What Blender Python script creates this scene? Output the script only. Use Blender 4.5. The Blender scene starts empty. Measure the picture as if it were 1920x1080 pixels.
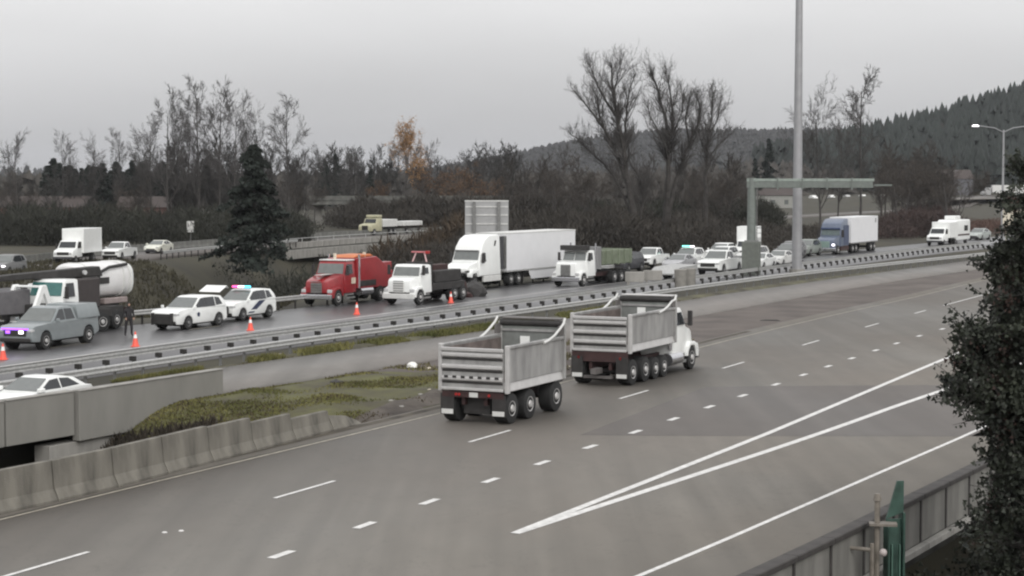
import bpy, bmesh, math, random
import numpy as np
from mathutils import Vector, Matrix, noise as mn

# ------------------------------------------------------------------ camera, sky, sun, exposure
scene = bpy.context.scene
COL = scene.collection
H = 8.2                                     # camera height above the carriageway
F_PX = 3470.0
PITCH = math.atan(202 / F_PX)
cd = bpy.data.cameras.new('camera'); cam = bpy.data.objects.new('camera', cd); COL.objects.link(cam)
cam.location = (0, 0, H); cam.rotation_euler = (math.pi / 2 - PITCH, 0, 0)
cd.lens = F_PX / 1920 * 36; cd.sensor_width = 36; cd.clip_start = .5; cd.clip_end = 12000
scene.camera = cam

SUN_EL, SUN_AZ = math.radians(32), math.radians(160)
world = bpy.data.worlds.new('World'); scene.world = world; world.use_nodes = True
nt = world.node_tree; nt.nodes.clear()
def wn(t, **k):
    n = nt.nodes.new(t)
    for a, b in k.items(): setattr(n, a, b)
    return n
sky = wn('ShaderNodeTexSky', sky_type='NISHITA', sun_disc=False, sun_elevation=SUN_EL, sun_rotation=SUN_AZ, air_density=2.0, dust_density=6.0)
hs = wn('ShaderNodeHueSaturation'); hs.inputs['Saturation'].default_value = .25
nt.links.new(sky.outputs[0], hs.inputs['Color'])
tc = wn('ShaderNodeTexCoord'); sep = wn('ShaderNodeSeparateXYZ'); nt.links.new(tc.outputs['Generated'], sep.inputs[0])
ramp = wn('ShaderNodeValToRGB')
els = ramp.color_ramp.elements
els[0].position = 0.0; els[0].color = (4.4, 4.4, 4.5, 1)
els[1].position = .092; els[1].color = (8.4, 8.4, 8.46, 1)
e = els.new(.30); e.color = (10.6, 10.6, 10.65, 1)
e = els.new(1.0); e.color = (13., 13., 13.2, 1)
nt.links.new(sep.outputs['Z'], ramp.inputs[0])
# soft unevenness of the overcast
mp = wn('ShaderNodeMapping'); mp.inputs['Scale'].default_value = (1.6, 1.6, 7)
nz = wn('ShaderNodeTexNoise'); nz.inputs['Scale'].default_value = 1.7; nz.inputs['Detail'].default_value = 4; nz.inputs['Roughness'].default_value = .5
nt.links.new(tc.outputs['Generated'], mp.inputs[0]); nt.links.new(mp.outputs[0], nz.inputs[0])
mr = wn('ShaderNodeMapRange'); mr.inputs['From Min'].default_value = .3; mr.inputs['From Max'].default_value = .7
mr.inputs['To Min'].default_value = .93; mr.inputs['To Max'].default_value = 1.07
nt.links.new(nz.outputs[0], mr.inputs[0])
mul = wn('ShaderNodeMix', data_type='RGBA', blend_type='MULTIPLY'); mul.inputs[0].default_value = 1
nt.links.new(ramp.outputs[0], mul.inputs[6]); nt.links.new(mr.outputs[0], mul.inputs[7])
mx = wn('ShaderNodeMix', data_type='RGBA'); mx.inputs[0].default_value = .93
nt.links.new(hs.outputs[0], mx.inputs[6]); nt.links.new(mul.outputs[2], mx.inputs[7])
bg = wn('ShaderNodeBackground'); bg.inputs[1].default_value = .1
wo = wn('ShaderNodeOutputWorld'); nt.links.new(mx.outputs[2], bg.inputs[0]); nt.links.new(bg.outputs[0], wo.inputs[0])

sl = bpy.data.lights.new('sun', 'SUN'); sl.energy = 1.5; sl.angle = math.radians(40); sl.color = (1, .98, .95)
so = bpy.data.objects.new('sun', sl); COL.objects.link(so)
sd = Vector((math.sin(SUN_AZ) * math.cos(SUN_EL), math.cos(SUN_AZ) * math.cos(SUN_EL), math.sin(SUN_EL)))
so.rotation_euler = sd.to_track_quat('Z', 'Y').to_euler()
vs = scene.view_settings; vs.view_transform = 'Standard'; vs.look = 'None'; vs.exposure = 0; vs.gamma = 1
try: vs.use_curve_mapping = False
except Exception: pass
scene.render.engine = 'CYCLES'
scene.cycles.volume_bounces = 0; scene.cycles.max_bounces = 6
scene.cycles.filter_width = 2.2
R = math.radians

# ------------------------------------------------------------------ materials
MATS = {}
def mat(name, col, rough=.6, metal=0., var=.15, scale=3., bump=0., bscale=40., col2=None, emit=None, coat=0., stretch=None, rot=0., detail=5):
    if name in MATS: return MATS[name]
    m = bpy.data.materials.new(name); m.use_nodes = True; t = m.node_tree; N = t.nodes; b = N['Principled BSDF']
    b.inputs['Roughness'].default_value = rough; b.inputs['Metallic'].default_value = metal
    b.inputs['Coat Weight'].default_value = coat
    co = N.new('ShaderNodeTexCoord'); mpn = N.new('ShaderNodeMapping')
    t.links.new(co.outputs['Object'], mpn.inputs[0])
    mpn.inputs['Rotation'].default_value = (0, 0, rot)
    if stretch: mpn.inputs['Scale'].default_value = stretch
    n = N.new('ShaderNodeTexNoise'); n.inputs['Scale'].default_value = scale; n.inputs['Detail'].default_value = detail; n.inputs['Roughness'].default_value = .6
    t.links.new(mpn.outputs[0], n.inputs[0])
    r = N.new('ShaderNodeValToRGB')
    c1 = tuple(max(0, x * (1 - var)) for x in col); c2 = col2 or tuple(x * (1 + var) for x in col)
    r.color_ramp.elements[0].position = .32; r.color_ramp.elements[0].color = (*c1, 1)
    r.color_ramp.elements[1].position = .68; r.color_ramp.elements[1].color = (*c2, 1)
    t.links.new(n.outputs[0], r.inputs[0]); t.links.new(r.outputs[0], b.inputs['Base Color'])
    if bump:
        n2 = N.new('ShaderNodeTexNoise'); n2.inputs['Scale'].default_value = bscale; n2.inputs['Detail'].default_value = 3
        t.links.new(co.outputs['Object'], n2.inputs[0])
        bp = N.new('ShaderNodeBump'); bp.inputs['Strength'].default_value = bump; bp.inputs['Distance'].default_value = .05
        t.links.new(n2.outputs[0], bp.inputs['Height']); t.links.new(bp.outputs[0], b.inputs['Normal'])
    if emit:
        b.inputs['Emission Color'].default_value = (*emit[0], 1); b.inputs['Emission Strength'].default_value = emit[1]
    MATS[name] = m; return m

def road_mat(name, base, warm, rough, rot, lanes=True):
    """worn asphalt: tyre tracks run with the lanes, blotches, fine grain"""
    m = bpy.data.materials.new(name); m.use_nodes = True; t = m.node_tree; N = t.nodes; b = N['Principled BSDF']
    co = N.new('ShaderNodeTexCoord')
    def noise(scale, sc, det=4, rz=rot):
        mpn = N.new('ShaderNodeMapping'); mpn.inputs['Rotation'].default_value = (0, 0, rz); mpn.inputs['Scale'].default_value = sc
        n = N.new('ShaderNodeTexNoise'); n.inputs['Scale'].default_value = scale; n.inputs['Detail'].default_value = det
        t.links.new(co.outputs['Object'], mpn.inputs[0]); t.links.new(mpn.outputs[0], n.inputs[0]); return n
    def mixc(fac, a, c, blend='MIX'):
        x = N.new('ShaderNodeMix'); x.data_type = 'RGBA'; x.blend_type = blend
        for s, v in ((0, fac), (6, a), (7, c)):
            if hasattr(v, 'outputs') or hasattr(v, 'links'): t.links.new(v if hasattr(v, 'links') else v.outputs[0], x.inputs[s])
            elif isinstance(v, tuple): x.inputs[s].default_value = (*v, 1)
            else: x.inputs[s].default_value = v
        return x.outputs[2]
    def rmp(n, lo, hi, a=0., c=1.):
        x = N.new('ShaderNodeMapRange'); x.inputs[1].default_value = lo; x.inputs[2].default_value = hi; x.inputs[3].default_value = a; x.inputs[4].default_value = c
        t.links.new(n.outputs[0], x.inputs[0]); return x.outputs[0]
    streak = noise(1.1, (1, .03, 1), 3); blot = noise(.09, (1, .5, 1), 5); grain = noise(60, (1, 1, 1), 2); mid = noise(1.3, (1, .35, 1), 5)
    c = mixc(rmp(streak, .35, .65), tuple(x * .80 for x in base), tuple(x * 1.14 for x in base))
    c = mixc(rmp(blot, .4, .65), c, warm)
    c = mixc(rmp(mid, .3, .7, .0, .35), c, tuple(x * .72 for x in base))
    c = mixc(rmp(grain, .3, .7, .0, .28), c, tuple(x * .5 for x in base))
    vo = N.new('ShaderNodeTexVoronoi'); vo.feature = 'DISTANCE_TO_EDGE'; vo.inputs['Scale'].default_value = .16
    wv = noise(.9, (1, 1, 1), 4); av = N.new('ShaderNodeMix'); av.data_type = 'RGBA'; av.inputs[0].default_value = .35
    t.links.new(co.outputs['Object'], av.inputs[6]); 
    sc_ = N.new('ShaderNodeVectorMath'); sc_.operation = 'SCALE'; sc_.inputs['Scale'].default_value = 9.; t.links.new(wv.outputs['Color'], sc_.inputs[0])
    ad = N.new('ShaderNodeVectorMath'); ad.operation = 'ADD'; t.links.new(co.outputs['Object'], ad.inputs[0]); t.links.new(sc_.outputs[0], ad.inputs[1]); t.links.new(ad.outputs[0], vo.inputs['Vector'])
    crk = N.new('ShaderNodeMapRange'); crk.inputs[1].default_value = .0; crk.inputs[2].default_value = .012; crk.inputs[3].default_value = .38; crk.inputs[4].default_value = 0.; t.links.new(vo.outputs['Distance'], crk.inputs[0])
    c = mixc(crk.outputs[0], c, tuple(x * .45 for x in base))
    t.links.new(c, b.inputs['Base Color'])
    rr = rmp(blot, .35, .65, rough * .8, rough * 1.15); t.links.new(rr, b.inputs['Roughness'])
    bp = N.new('ShaderNodeBump'); bp.inputs['Strength'].default_value = .25; bp.inputs['Distance'].default_value = .01
    t.links.new(grain.outputs[0], bp.inputs['Height']); t.links.new(bp.outputs[0], b.inputs['Normal'])
    return m

RZ = R(-25)
ASPH = road_mat('worn_asphalt', (.160, .146, .125), (.182, .160, .137), .7, -RZ)
ASPH_D = road_mat('dark_asphalt', (.112, .100, .090), (.124, .109, .098), .7, -RZ)
WET = road_mat('wet_asphalt', (.120, .118, .121), (.148, .144, .146), .34, -RZ)
SHLD = road_mat('shoulder_asphalt', (.175, .165, .150), (.225, .205, .19), .7, -RZ)
SHLD_D = road_mat('dirty_shoulder', (.13, .118, .10), (.165, .145, .12), .8, -RZ)
PAINT = mat('road_paint', (.62, .61, .59), .6, var=.2, scale=4)
PAINT_W = mat('worn_yellow_paint', (.36, .33, .27), .7, var=.25, scale=3)
CONC = mat('concrete', (.27, .26, .24), .85, var=.22, scale=1.2, bump=.2, stretch=(1, 1, .3))
CONC_D = mat('stained_concrete', (.115, .106, .09), .9, var=.4, scale=1.6, bump=.3, stretch=(1, 1, .25), col2=(.195, .182, .155))
CONC_DK = mat('weathered_concrete', (.12, .12, .11), .9, var=.35, scale=1.0, bump=.3)
GALV = mat('galvanised_steel', (.42, .42, .41), .5, .35, var=.18, scale=6)
GALV_D = mat('dull_steel', (.2, .2, .195), .6, .3, var=.2, scale=5)
POSTM = mat('dark_post', (.03, .028, .026), .8)
POLE = mat('mast_steel', (.33, .33, .34), .5, .3, var=.08, scale=2)
GREENS = mat('green_grey_steel', (.17, .19, .175), .6, .1, var=.12, scale=3)
GREENP = mat('green_paint', (.035, .075, .058), .5, var=.35, scale=3)
BROWNP = mat('brown_pipe', (.17, .15, .125), .6, var=.3, scale=4)
WHITE = mat('white_paint', (.82, .83, .81), .3, var=.04, scale=2, coat=.3)
WHITE_D = mat('dusty_white_paint', (.62, .62, .60), .45, var=.08, scale=2)
WHITE_G = mat('trailer_skin', (.72, .72, .73), .45, var=.03, scale=1)
SILVER = mat('silver_grey_paint', (.25, .275, .28), .35, .3, var=.06, coat=.4)
RED = mat('red_paint', (.28, .02, .025), .35, var=.15, coat=.4)
ORANGE = mat('orange_paint', (.55, .17, .06), .5, var=.1)
BLUE = mat('blue_paint', (.045, .065, .13), .35, var=.1, coat=.3)
BLUE_L = mat('light_blue_paint', (.11, .135, .19), .35, var=.1, coat=.3)
GREY = mat('grey_paint', (.2, .2, .2), .5, var=.1)
DGREY = mat('dark_grey_paint', (.05, .05, .055), .5, var=.15)
BLACK = mat('black_rubber', (.018, .018, .018), .75, var=.2)
FRAME = mat('dark_frame', (.03, .028, .027), .7, var=.3)
MAROON = mat('maroon_frame', (.042, .019, .018), .7, var=.3)
CHROME = mat('chrome', (.6, .6, .62), .2, .9, var=.05)
ALU = mat('dump_body_aluminium', (.33, .325, .32), .5, .35, var=.2, scale=2.2, stretch=(1, 1, .25), col2=(.43, .425, .415))
ALU_L = mat('bright_aluminium', (.52, .51, .50), .45, .3, var=.08)
ALU_D = mat('grimy_aluminium', (.14, .13, .125), .6, .2, var=.25, scale=2)
RUSTY = mat('worn_box_interior', (.14, .115, .105), .8, var=.35, scale=2)
GLASS = mat('dark_glass', (.03, .033, .036), .08, var=.1)
GLASS_L = mat('reflective_glass', (.16, .17, .165), .12, .2, var=.1)
GLASS_T = mat('teal_glass', (.05, .15, .14), .1, var=.1)
TANK = mat('tank_white', (.72, .71, .70), .35, var=.06, scale=1.5)
ORNG = mat('cone_orange', (.85, .12, .08), .5, var=.06)
LAMP_W = mat('lit_white_lamp', (.9, .9, .9), .3, emit=((1, .95, 1), 3.0))
LAMP_Y = mat('lit_warm_lamp', (.9, .9, .6), .3, emit=((.9, 1, .65), 1.6))
LAMP_R = mat('lit_red_lamp', (.8, .05, .2), .3, emit=((1, .08, .3), 3.0))
LAMP_B = mat('lit_blue_lamp', (.05, .3, .6), .3, emit=((.1, .75, 1), 3.5))
LAMP_P = mat('lit_violet_lamp', (.3, .1, .6), .3, emit=((.35, .1, 1), 2.0))
LAMP_T = mat('lit_teal_lamp', (.1, .6, .5), .3, emit=((.25, 1, .8), 3.0))
LENS = mat('lamp_lens', (.5, .5, .5), .15, var=.1)
REDLENS = mat('red_lens', (.35, .02, .02), .3)
CLOTH = mat('dark_clothes', (.02, .018, .02), .85)
SKIN = mat('skin', (.35, .22, .16), .6)
STRIPE = mat('dark_blue_stripe', (.025, .035, .08), .4)

# ------------------------------------------------------------------ helpers
def link(o, parent=None):
    COL.objects.link(o)
    if parent: o.parent = parent
    return o
def tag(o, label=None, cat=None, group=None, kind=None):
    if label: o['label'] = label
    if cat: o['category'] = cat
    if group: o['group'] = group
    if kind: o['kind'] = kind
    return o
def thing(name, label, cat, loc=(0, 0, 0), rz=0., group=None):
    o = bpy.data.objects.new(name, None); link(o); o.location = loc; o.rotation_euler = (0, 0, rz); o.empty_display_size = .3
    return tag(o, label, cat, group)
def mobj(name, mesh, parent=None, loc=None, rot=None):
    o = bpy.data.objects.new(name, mesh); link(o, parent)
    if loc: o.location = loc
    if rot: o.rotation_euler = rot
    return o
def copy_tree(o, parent=None):
    c = o.copy(); COL.objects.link(c); c.parent = parent
    for ch in o.children: copy_tree(ch, c)
    return c
def mesh_np(name, V, Fc, m, smooth=False):
    me = bpy.data.meshes.new(name)
    V = np.asarray(V, dtype=np.float32); Fc = np.asarray(Fc, dtype=np.int32); k = Fc.shape[1]
    me.vertices.add(len(V)); me.vertices.foreach_set('co', V.ravel())
    me.loops.add(Fc.size); me.loops.foreach_set('vertex_index', Fc.ravel())
    me.polygons.add(len(Fc)); me.polygons.foreach_set('loop_start', np.arange(0, Fc.size, k, dtype=np.int32))
    me.polygons.foreach_set('loop_total', np.full(len(Fc), k, dtype=np.int32))
    me.update(calc_edges=True); me.materials.append(m)
    if smooth: me.polygons.foreach_set('use_smooth', [True] * len(Fc))
    return me

class MB:
    def __init__(s): s.v = []; s.f = []
    def add(s, vs_, fs):
        n = len(s.v); s.v += [tuple(v) for v in vs_]; s.f += [tuple(i + n for i in f) for f in fs]; return s
    def box(s, x0, x1, y0, y1, z0, z1, rot=None, at=None):
        v = [(x, y, z) for z in (z0, z1) for x, y in ((x0, y0), (x1, y0), (x1, y1), (x0, y1))]
        if rot or at:
            M = (Matrix.Translation(at or (0, 0, 0)) @ (Matrix.Rotation(rot[0], 4, rot[1]) if rot else Matrix()))
            v = [M @ Vector(p) for p in v]
        return s.add(v, [(3, 2, 1, 0), (4, 5, 6, 7), (0, 1, 5, 4), (1, 2, 6, 5), (2, 3, 7, 6), (3, 0, 4, 7)])
    def prism(s, prof, hw, yc=0.):
        """side outline (x, z) given width; hw may be a function of (x, z)"""
        w = hw if callable(hw) else (lambda x, z: hw)
        n = len(prof)
        v = [(x, yc + w(x, z), z) for x, z in prof] + [(x, yc - w(x, z), z) for x, z in prof]
        f = [tuple(range(n - 1, -1, -1)), tuple(range(n, 2 * n))] + [(i, (i + 1) % n, (i + 1) % n + n, i + n) for i in range(n)]
        return s.add(v, f)
    def cyl(s, p0, p1, r0, r1=None, n=10, cap=True):
        r1 = r0 if r1 is None else r1
        p0, p1 = Vector(p0), Vector(p1); d = (p1 - p0).normalized(); a = d.orthogonal().normalized(); b = d.cross(a)
        v = [p + (a * math.cos(t) + b * math.sin(t)) * r for p, r in ((p0, r0), (p1, r1)) for t in [2 * math.pi * i / n for i in range(n)]]
        f = [(i, (i + 1) % n, (i + 1) % n + n, i + n) for i in range(n)]
        if cap: f += [tuple(range(n - 1, -1, -1)), tuple(range(n, 2 * n))]
        return s.add(v, f)
    def tube(s, pts, r, n=7):
        for a, b in zip(pts, pts[1:]): s.cyl(a, b, r, r, n)
        return s
    def panel(s, pts, th):
        """flat panel of thickness th along its normal, first side out"""
        P = [Vector(p) for p in pts]; nrm = (P[1] - P[0]).cross(P[2] - P[0]).normalized() * th; n = len(P)
        v = [p + nrm for p in P] + P
        return s.add(v, [tuple(range(n)), tuple(range(2 * n - 1, n - 1, -1))] + [(i + n, (i + 1) % n + n, (i + 1) % n, i) for i in range(n)])
    def rings(s, rs, cap=True):
        n = len(rs[0]); v = [p for r in rs for p in r]; f = []
        for k in range(len(rs) - 1):
            f += [(k * n + i, k * n + (i + 1) % n, (k + 1) * n + (i + 1) % n, (k + 1) * n + i) for i in range(n)]
        if cap: f += [tuple(range(n - 1, -1, -1)), tuple((len(rs) - 1) * n + i for i in range(n))]
        return s.add(v, f)
    def mesh(s, name, m, bev=0., seg=2, smooth=False):
        me = bpy.data.meshes.new(name); me.from_pydata(s.v, [], s.f)
        bm = bmesh.new(); bm.from_mesh(me)
        bmesh.ops.recalc_face_normals(bm, faces=bm.faces)
        if bev:
            ed = [e for e in bm.edges if len(e.link_faces) == 2 and e.calc_face_angle(0) > .5]
            bmesh.ops.bevel(bm, geom=ed, offset=bev, segments=seg, affect='EDGES', profile=.6, clamp_overlap=True)
        bm.to_mesh(me); bm.free(); me.materials.append(m)
        if smooth:
            me.polygons.foreach_set('use_smooth', [True] * len(me.polygons))
            try: me.set_sharp_from_angle(angle=R(40))
            except Exception: pass
        return me
    def build(s, name, m, parent=None, bev=0., seg=2, smooth=False):
        return mobj(name, s.mesh(name, m, bev, seg, smooth), parent)

def catmull(pts, step=1.5):
    P = [np.array(p, float) for p in pts]; P = [2 * P[0] - P[1]] + P + [2 * P[-1] - P[-2]]; out = []
    for i in range(1, len(P) - 2):
        n = max(2, int(np.linalg.norm(P[i + 1] - P[i]) / step))
        for k in range(n):
            t = k / n; a, b, c, d = P[i - 1:i + 3]
            out.append(.5 * ((2 * b) + (c - a) * t + (2 * a - 5 * b + 4 * c - d) * t * t + (3 * b - a - 3 * c + d) * t ** 3))
    out.append(P[-2]); return np.array(out)
def arclen(P): return np.concatenate([[0], np.cumsum(np.linalg.norm(np.diff(P[:, :2], axis=0), axis=1))])
def resample(P, step):
    s = arclen(P); t = np.arange(0, s[-1], step); return np.stack([np.interp(t, s, P[:, k]) for k in range(P.shape[1])], 1)
def normals(P):
    d = np.gradient(P[:, :2], axis=0); d /= np.linalg.norm(d, axis=1)[:, None]
    return np.stack([d[:, 1], -d[:, 0]], 1)             # to the right of travel
def offset(P, o):
    Q = P.copy(); Q[:, :2] += normals(P) * o; return Q
def at_y(P, y): return float(np.interp(y, P[:, 1], P[:, 0]))
def strip(name, Lf, Rt, z, m, thick=0., kind='structure', parent=None, across=1):
    """ground sheet between two edge lines sampled alike"""
    n = min(len(Lf), len(Rt)); s = np.linspace(0, 1, n * 1)
    def rs(P):
        a = arclen(P); a /= a[-1]; return np.stack([np.interp(s, a, P[:, k]) for k in (0, 1)], 1)
    A, B_ = rs(Lf), rs(Rt); zz = z(A) if callable(z) else np.full(n, z)
    V = []; Fc = []
    for i in range(n): V += [(A[i, 0], A[i, 1], zz[i]), (B_[i, 0], B_[i, 1], zz[i])]
    for i in range(n - 1): Fc.append((2 * i, 2 * i + 1, 2 * i + 3, 2 * i + 2))
    if thick:
        k = len(V); V += [(x, y, w - thick) for x, y, w in V]
        for i in range(n - 1):
            Fc += [(2 * i + k, 2 * i + 2 + k, 2 * i + 3 + k, 2 * i + 1 + k), (2 * i, 2 * i + 2, 2 * i + 2 + k, 2 * i + k), (2 * i + 1, 2 * i + 1 + k, 2 * i + 3 + k, 2 * i + 3)]
        Fc += [(0, k, k + 1, 1), (2 * n - 2, 2 * n - 1, 2 * n - 1 + k, 2 * n - 2 + k)]
    me = mesh_np(name, V, Fc, m)
    bm = bmesh.new(); bm.from_mesh(me); bmesh.ops.recalc_face_normals(bm, faces=bm.faces); bm.to_mesh(me); bm.free()
    if not thick and me.polygons[0].normal.z < 0: me.flip_normals()
    o = mobj(name, me, parent)
    if kind: tag(o, kind=kind)
    return o
def line(name, P, w, z, m, parent=None):
    return strip(name, offset(P, -w / 2), offset(P, w / 2), z, m, kind=None, parent=parent)

# ------------------------------------------------------------------ the lie of the roads (metres; camera at the origin, looking along +Y)
edge_left = catmull([(-24, 20), (-18.2, 32), (-12.4, 44.3), (-8.45, 52.6), (-2.7, 64.5), (3.0, 76.8), (9.0, 90), (12.5, 97.6), (19.4, 112), (28.9, 131), (38.2, 150.5), (52, 178), (72, 215)])
lane_a = catmull([(-18.6, 20), (-10.0, 39.07), (-5.38, 49), (-.43, 59.6), (4.7, 70.6), (9.82, 81.8), (15.08, 93.13), (20.38, 104.49), (25.44, 115.1), (36, 137), (48, 161), (62, 188), (78, 215)])
lane_b = catmull([(-14.4, 20), (-5.09, 40.1), (-2.14, 46.8), (.93, 53.5), (4.12, 60.2), (7.25, 66.9), (10.49, 73.8), (13.89, 81.2), (17.46, 88.8), (21.49, 97.3), (25.8, 106), (40, 135), (56, 166), (84, 215)])
gore_1 = catmull([(.06, 42.6), (7.3, 57.55), (9.95, 63.2), (20.5, 86), (30, 106)])
gore_2 = catmull([(.06, 42.6), (6.98, 54.4), (10.9, 61.3), (14.2, 67.35), (18.1, 74.2), (20.3, 78.1), (26.5, 89)])
edge_right = catmull([(-8, 20), (2.79, 38.26), (7.25, 46.1), (13.83, 57.8), (17.6, 64.3), (28, 80), (44, 100)])
wall_right = offset(edge_right, 2.9)
mid_near = catmull([(-33.5, 28), (-24.1, 47.2), (-17.55, 60.4), (-15.6, 63.9), (-11.5, 71.2), (-8.6, 76), (-3.3, 85.5), (4.3, 99), (11.7, 113.3), (20.3, 130.2), (26.9, 143), (34.3, 156.4), (46.2, 176.5), (74, 222)])
mid_far = catmull([(-39, 34), (-31, 48), (-22.6, 62), (-17, 73), (-12.47, 81.5), (-8.1, 89), (-3.0, 98), (4.5, 112), (12.1, 126.9), (16.4, 135.3), (21, 143.3), (29.5, 159), (52, 198), (68, 224)])
rail_a = catmull([(-36, 40), (-26, 62), (-19.9, 75.25), (-18.2, 79), (-15.1, 85.6), (-12.86, 90.2), (-10.3, 95.2), (-7.4, 100.8), (-4.3, 107.1), (-1.21, 113.3), (1.9, 119.5), (6.3, 128), (14.5, 146), (21.5, 160), (28.6, 174), (38.5, 193), (47.5, 209.6), (59.1, 229)])
rail_b = catmull([(-36, 34), (-26, 54), (-18.9, 69.2), (-16.45, 74.4), (-13.7, 80.3), (-10.1, 87.8), (-4.6, 98), (-.2, 106.2), (4.7, 115.6), (13.6, 133.2), (21.9, 148.5), (28.6, 159.5), (36.4, 172), (50.3, 194), (66, 220)])
edge_p = catmull([(-44, 40), (-31, 64), (-22.5, 81.2), (-18.6, 90), (-14.1, 100.2), (-10.0, 109), (-4.9, 120), (1.2, 133), (8, 147), (17, 164), (27, 182), (37, 200), (56, 232), (90, 285), (135, 340)])
far_edge = catmull([(-60, 48), (-44, 72), (-30.5, 92), (-20.9, 105.5), (-14.2, 117.5), (-7, 131.5), (-1, 143), (7, 158), (15, 172.5), (25, 190), (35, 208), (53, 240), (86, 293), (131, 348)])
far_rail = offset(far_edge, -1.2)
left_near = catmull([(-47, 120), (-43.6, 152), (-40.6, 172), (-38.4, 190), (-36.1, 205), (-31.5, 222), (-25.3, 243), (-18, 262), (-8, 283), (8, 312), (34, 356), (58, 400), (92, 468), (124, 530), (148, 590), (172, 655)])
left_far = offset(left_near, -9.0)

# ------------------------------------------------------------------ terrain
D = np.array([math.sin(R(25)), math.cos(R(25))])
def sstep(a, b, x): t = np.clip((x - a) / (b - a), 0, 1); return t * t * (3 - 2 * t)
def hill_h(x, y):
    # right-hand wooded hill and the low far ridges
    hr = 95 * np.exp(-((x - 520) / 265) ** 2 - ((y - 1150) / 260) ** 2)
    h2 = 52 * np.exp(-((x - 420) / 330) ** 2 - ((y - 2100) / 300) ** 2) + 36 * np.exp(-((x - 130) / 190) ** 2 - ((y - 2300) / 260) ** 2)
    h3 = 24 * np.exp(-((x + 900) / 420) ** 2 - ((y - 2600) / 260) ** 2) + 16 * np.exp(-((x + 300) / 500) ** 2 - ((y - 3200) / 300) ** 2)
    return hr + h2 + h3
def edge_dist(P, x, y):
    return x - np.interp(y, P[:, 1], P[:, 0])      # + = right of the line, in metres of x
def terr(x, y):
    x = np.asarray(x, float); y = np.asarray(y, float)
    z = np.full(x.shape, -.14)
    t = x * D[0] + y * D[1]
    # cutting below the right-hand bridge edge
    e = edge_dist(wall_right, x, y) * .86
    z = z - 5.6 * sstep(-2.8, -1.0, e) * (1 - sstep(95, 130, y)) * sstep(-60, 5, y)
    # gap between the carriageways at the underpass
    inn = (edge_dist(edge_left, x, y) < 0) & (edge_dist(rail_b, x, y) > -1)
    z = np.where(inn, z - 4.2 * (1 - sstep(46, 57.5, t)), z)
    # grass mound between jersey barrier and middle road
    a = edge_dist(edge_left, x, y); b = edge_dist(mid_near, x, y)
    md = sstep(.3, 2.0, b) * sstep(1.3, 2.8, -a) * sstep(55, 60, t) * (1 - sstep(150, 175, y))
    z = z + md * (.06 + .14 * (1 - sstep(80, 96, y))) * (1 + .5 * np.sin(x * 1.3 + y * .7) * np.sin(y * .9 - x * .4))
    # strip between rail B and the middle road
    c = edge_dist(rail_b, x, y); d = edge_dist(mid_far, x, y)
    z = z + .16 * sstep(-.3, .4, c) * (1 - sstep(-.9, .1, d)) * (1 - sstep(200, 215, y))
    # hollow below the ramp bridge
    z = z - 6.5 * np.exp(-((x + 22 - (y - 190) * .12) / 11) ** 4 - ((y - 196) / 62) ** 4)
    # bank left of it, up to the ramp
    fe = -edge_dist(far_edge, x, y)
    z = z + .9 * sstep(4, 12, fe) * sstep(-46, -40, x) * (1 - sstep(-34, -27, x)) * sstep(120, 135, y) * (1 - sstep(150, 172, y)) 
    z = z + hill_h(x, y)
    # the raised road at the far right
    z = z + 2.3 * np.exp(-((x - 150) / 40) ** 4 - ((y - 660) / 60) ** 4)
    return z
def tz(x, y): return float(terr(np.array([x]), np.array([y]))[0])
def axis(lo, a, b, hi, st, g):
    m = list(np.arange(a, b, st)); s = st; x = a
    while x > lo: s *= g; x -= s; m.insert(0, x)
    s = st; x = m[-1]
    while x < hi: s *= g; x += s; m.append(x)
    return np.array(m)
xs = axis(-5000, -48, 60, 5000, 1.0, 1.07); ys = axis(-900, 22, 235, 8000, 1.3, 1.045)
X, Y = np.meshgrid(xs, ys); Z = terr(X, Y)
V = np.stack([X.ravel(), Y.ravel(), Z.ravel()], 1); nx, ny = len(xs), len(ys)
I = (np.arange(ny - 1)[:, None] * nx + np.arange(nx - 1)[None]).ravel()
GROUND = mat('winter_ground', (.026, .023, .016), .95, scale=.12, col2=(.050, .045, .025), bump=.4, bscale=3, detail=9)
tag(mobj('ground', mesh_np('ground', V, np.stack([I, I + 1, I + nx + 1, I + nx], 1), GROUND, True)), kind='structure')

# ------------------------------------------------------------------ carriageways
def cut(P, y0, y1): return P[(P[:, 1] >= y0) & (P[:, 1] <= y1)]
near_left = offset(edge_left, -1.15)
# the near carriageway is a slab: on a bridge at its lower end
nl = cut(near_left, 18, 200)
R1 = np.concatenate([cut(wall_right, 15, 88), np.array([[60, 100], [80, 130], [100, 165], [120, 190]])])
strip('eastbound_road', nl, resample(R1, 1.2), 0, ASPH, thick=.7)
strip('left_shoulder', offset(cut(edge_left, 18, 200), -1.1), offset(cut(edge_left, 18, 200), -.2), .004, SHLD_D)
strip('right_shoulder', offset(cut(edge_right, 20, 88), .2), offset(cut(edge_right, 20, 88), 2.5), .004, SHLD_D)
DIRT = mat('gutter_dirt', (.045, .037, .028), .95, scale=1.2, var=.4, col2=(.10, .085, .065))
strip('gutter_dirt', offset(cut(edge_left, 32, 100), -1.0), offset(cut(edge_left, 32, 100), -.62), .008, DIRT)
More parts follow.
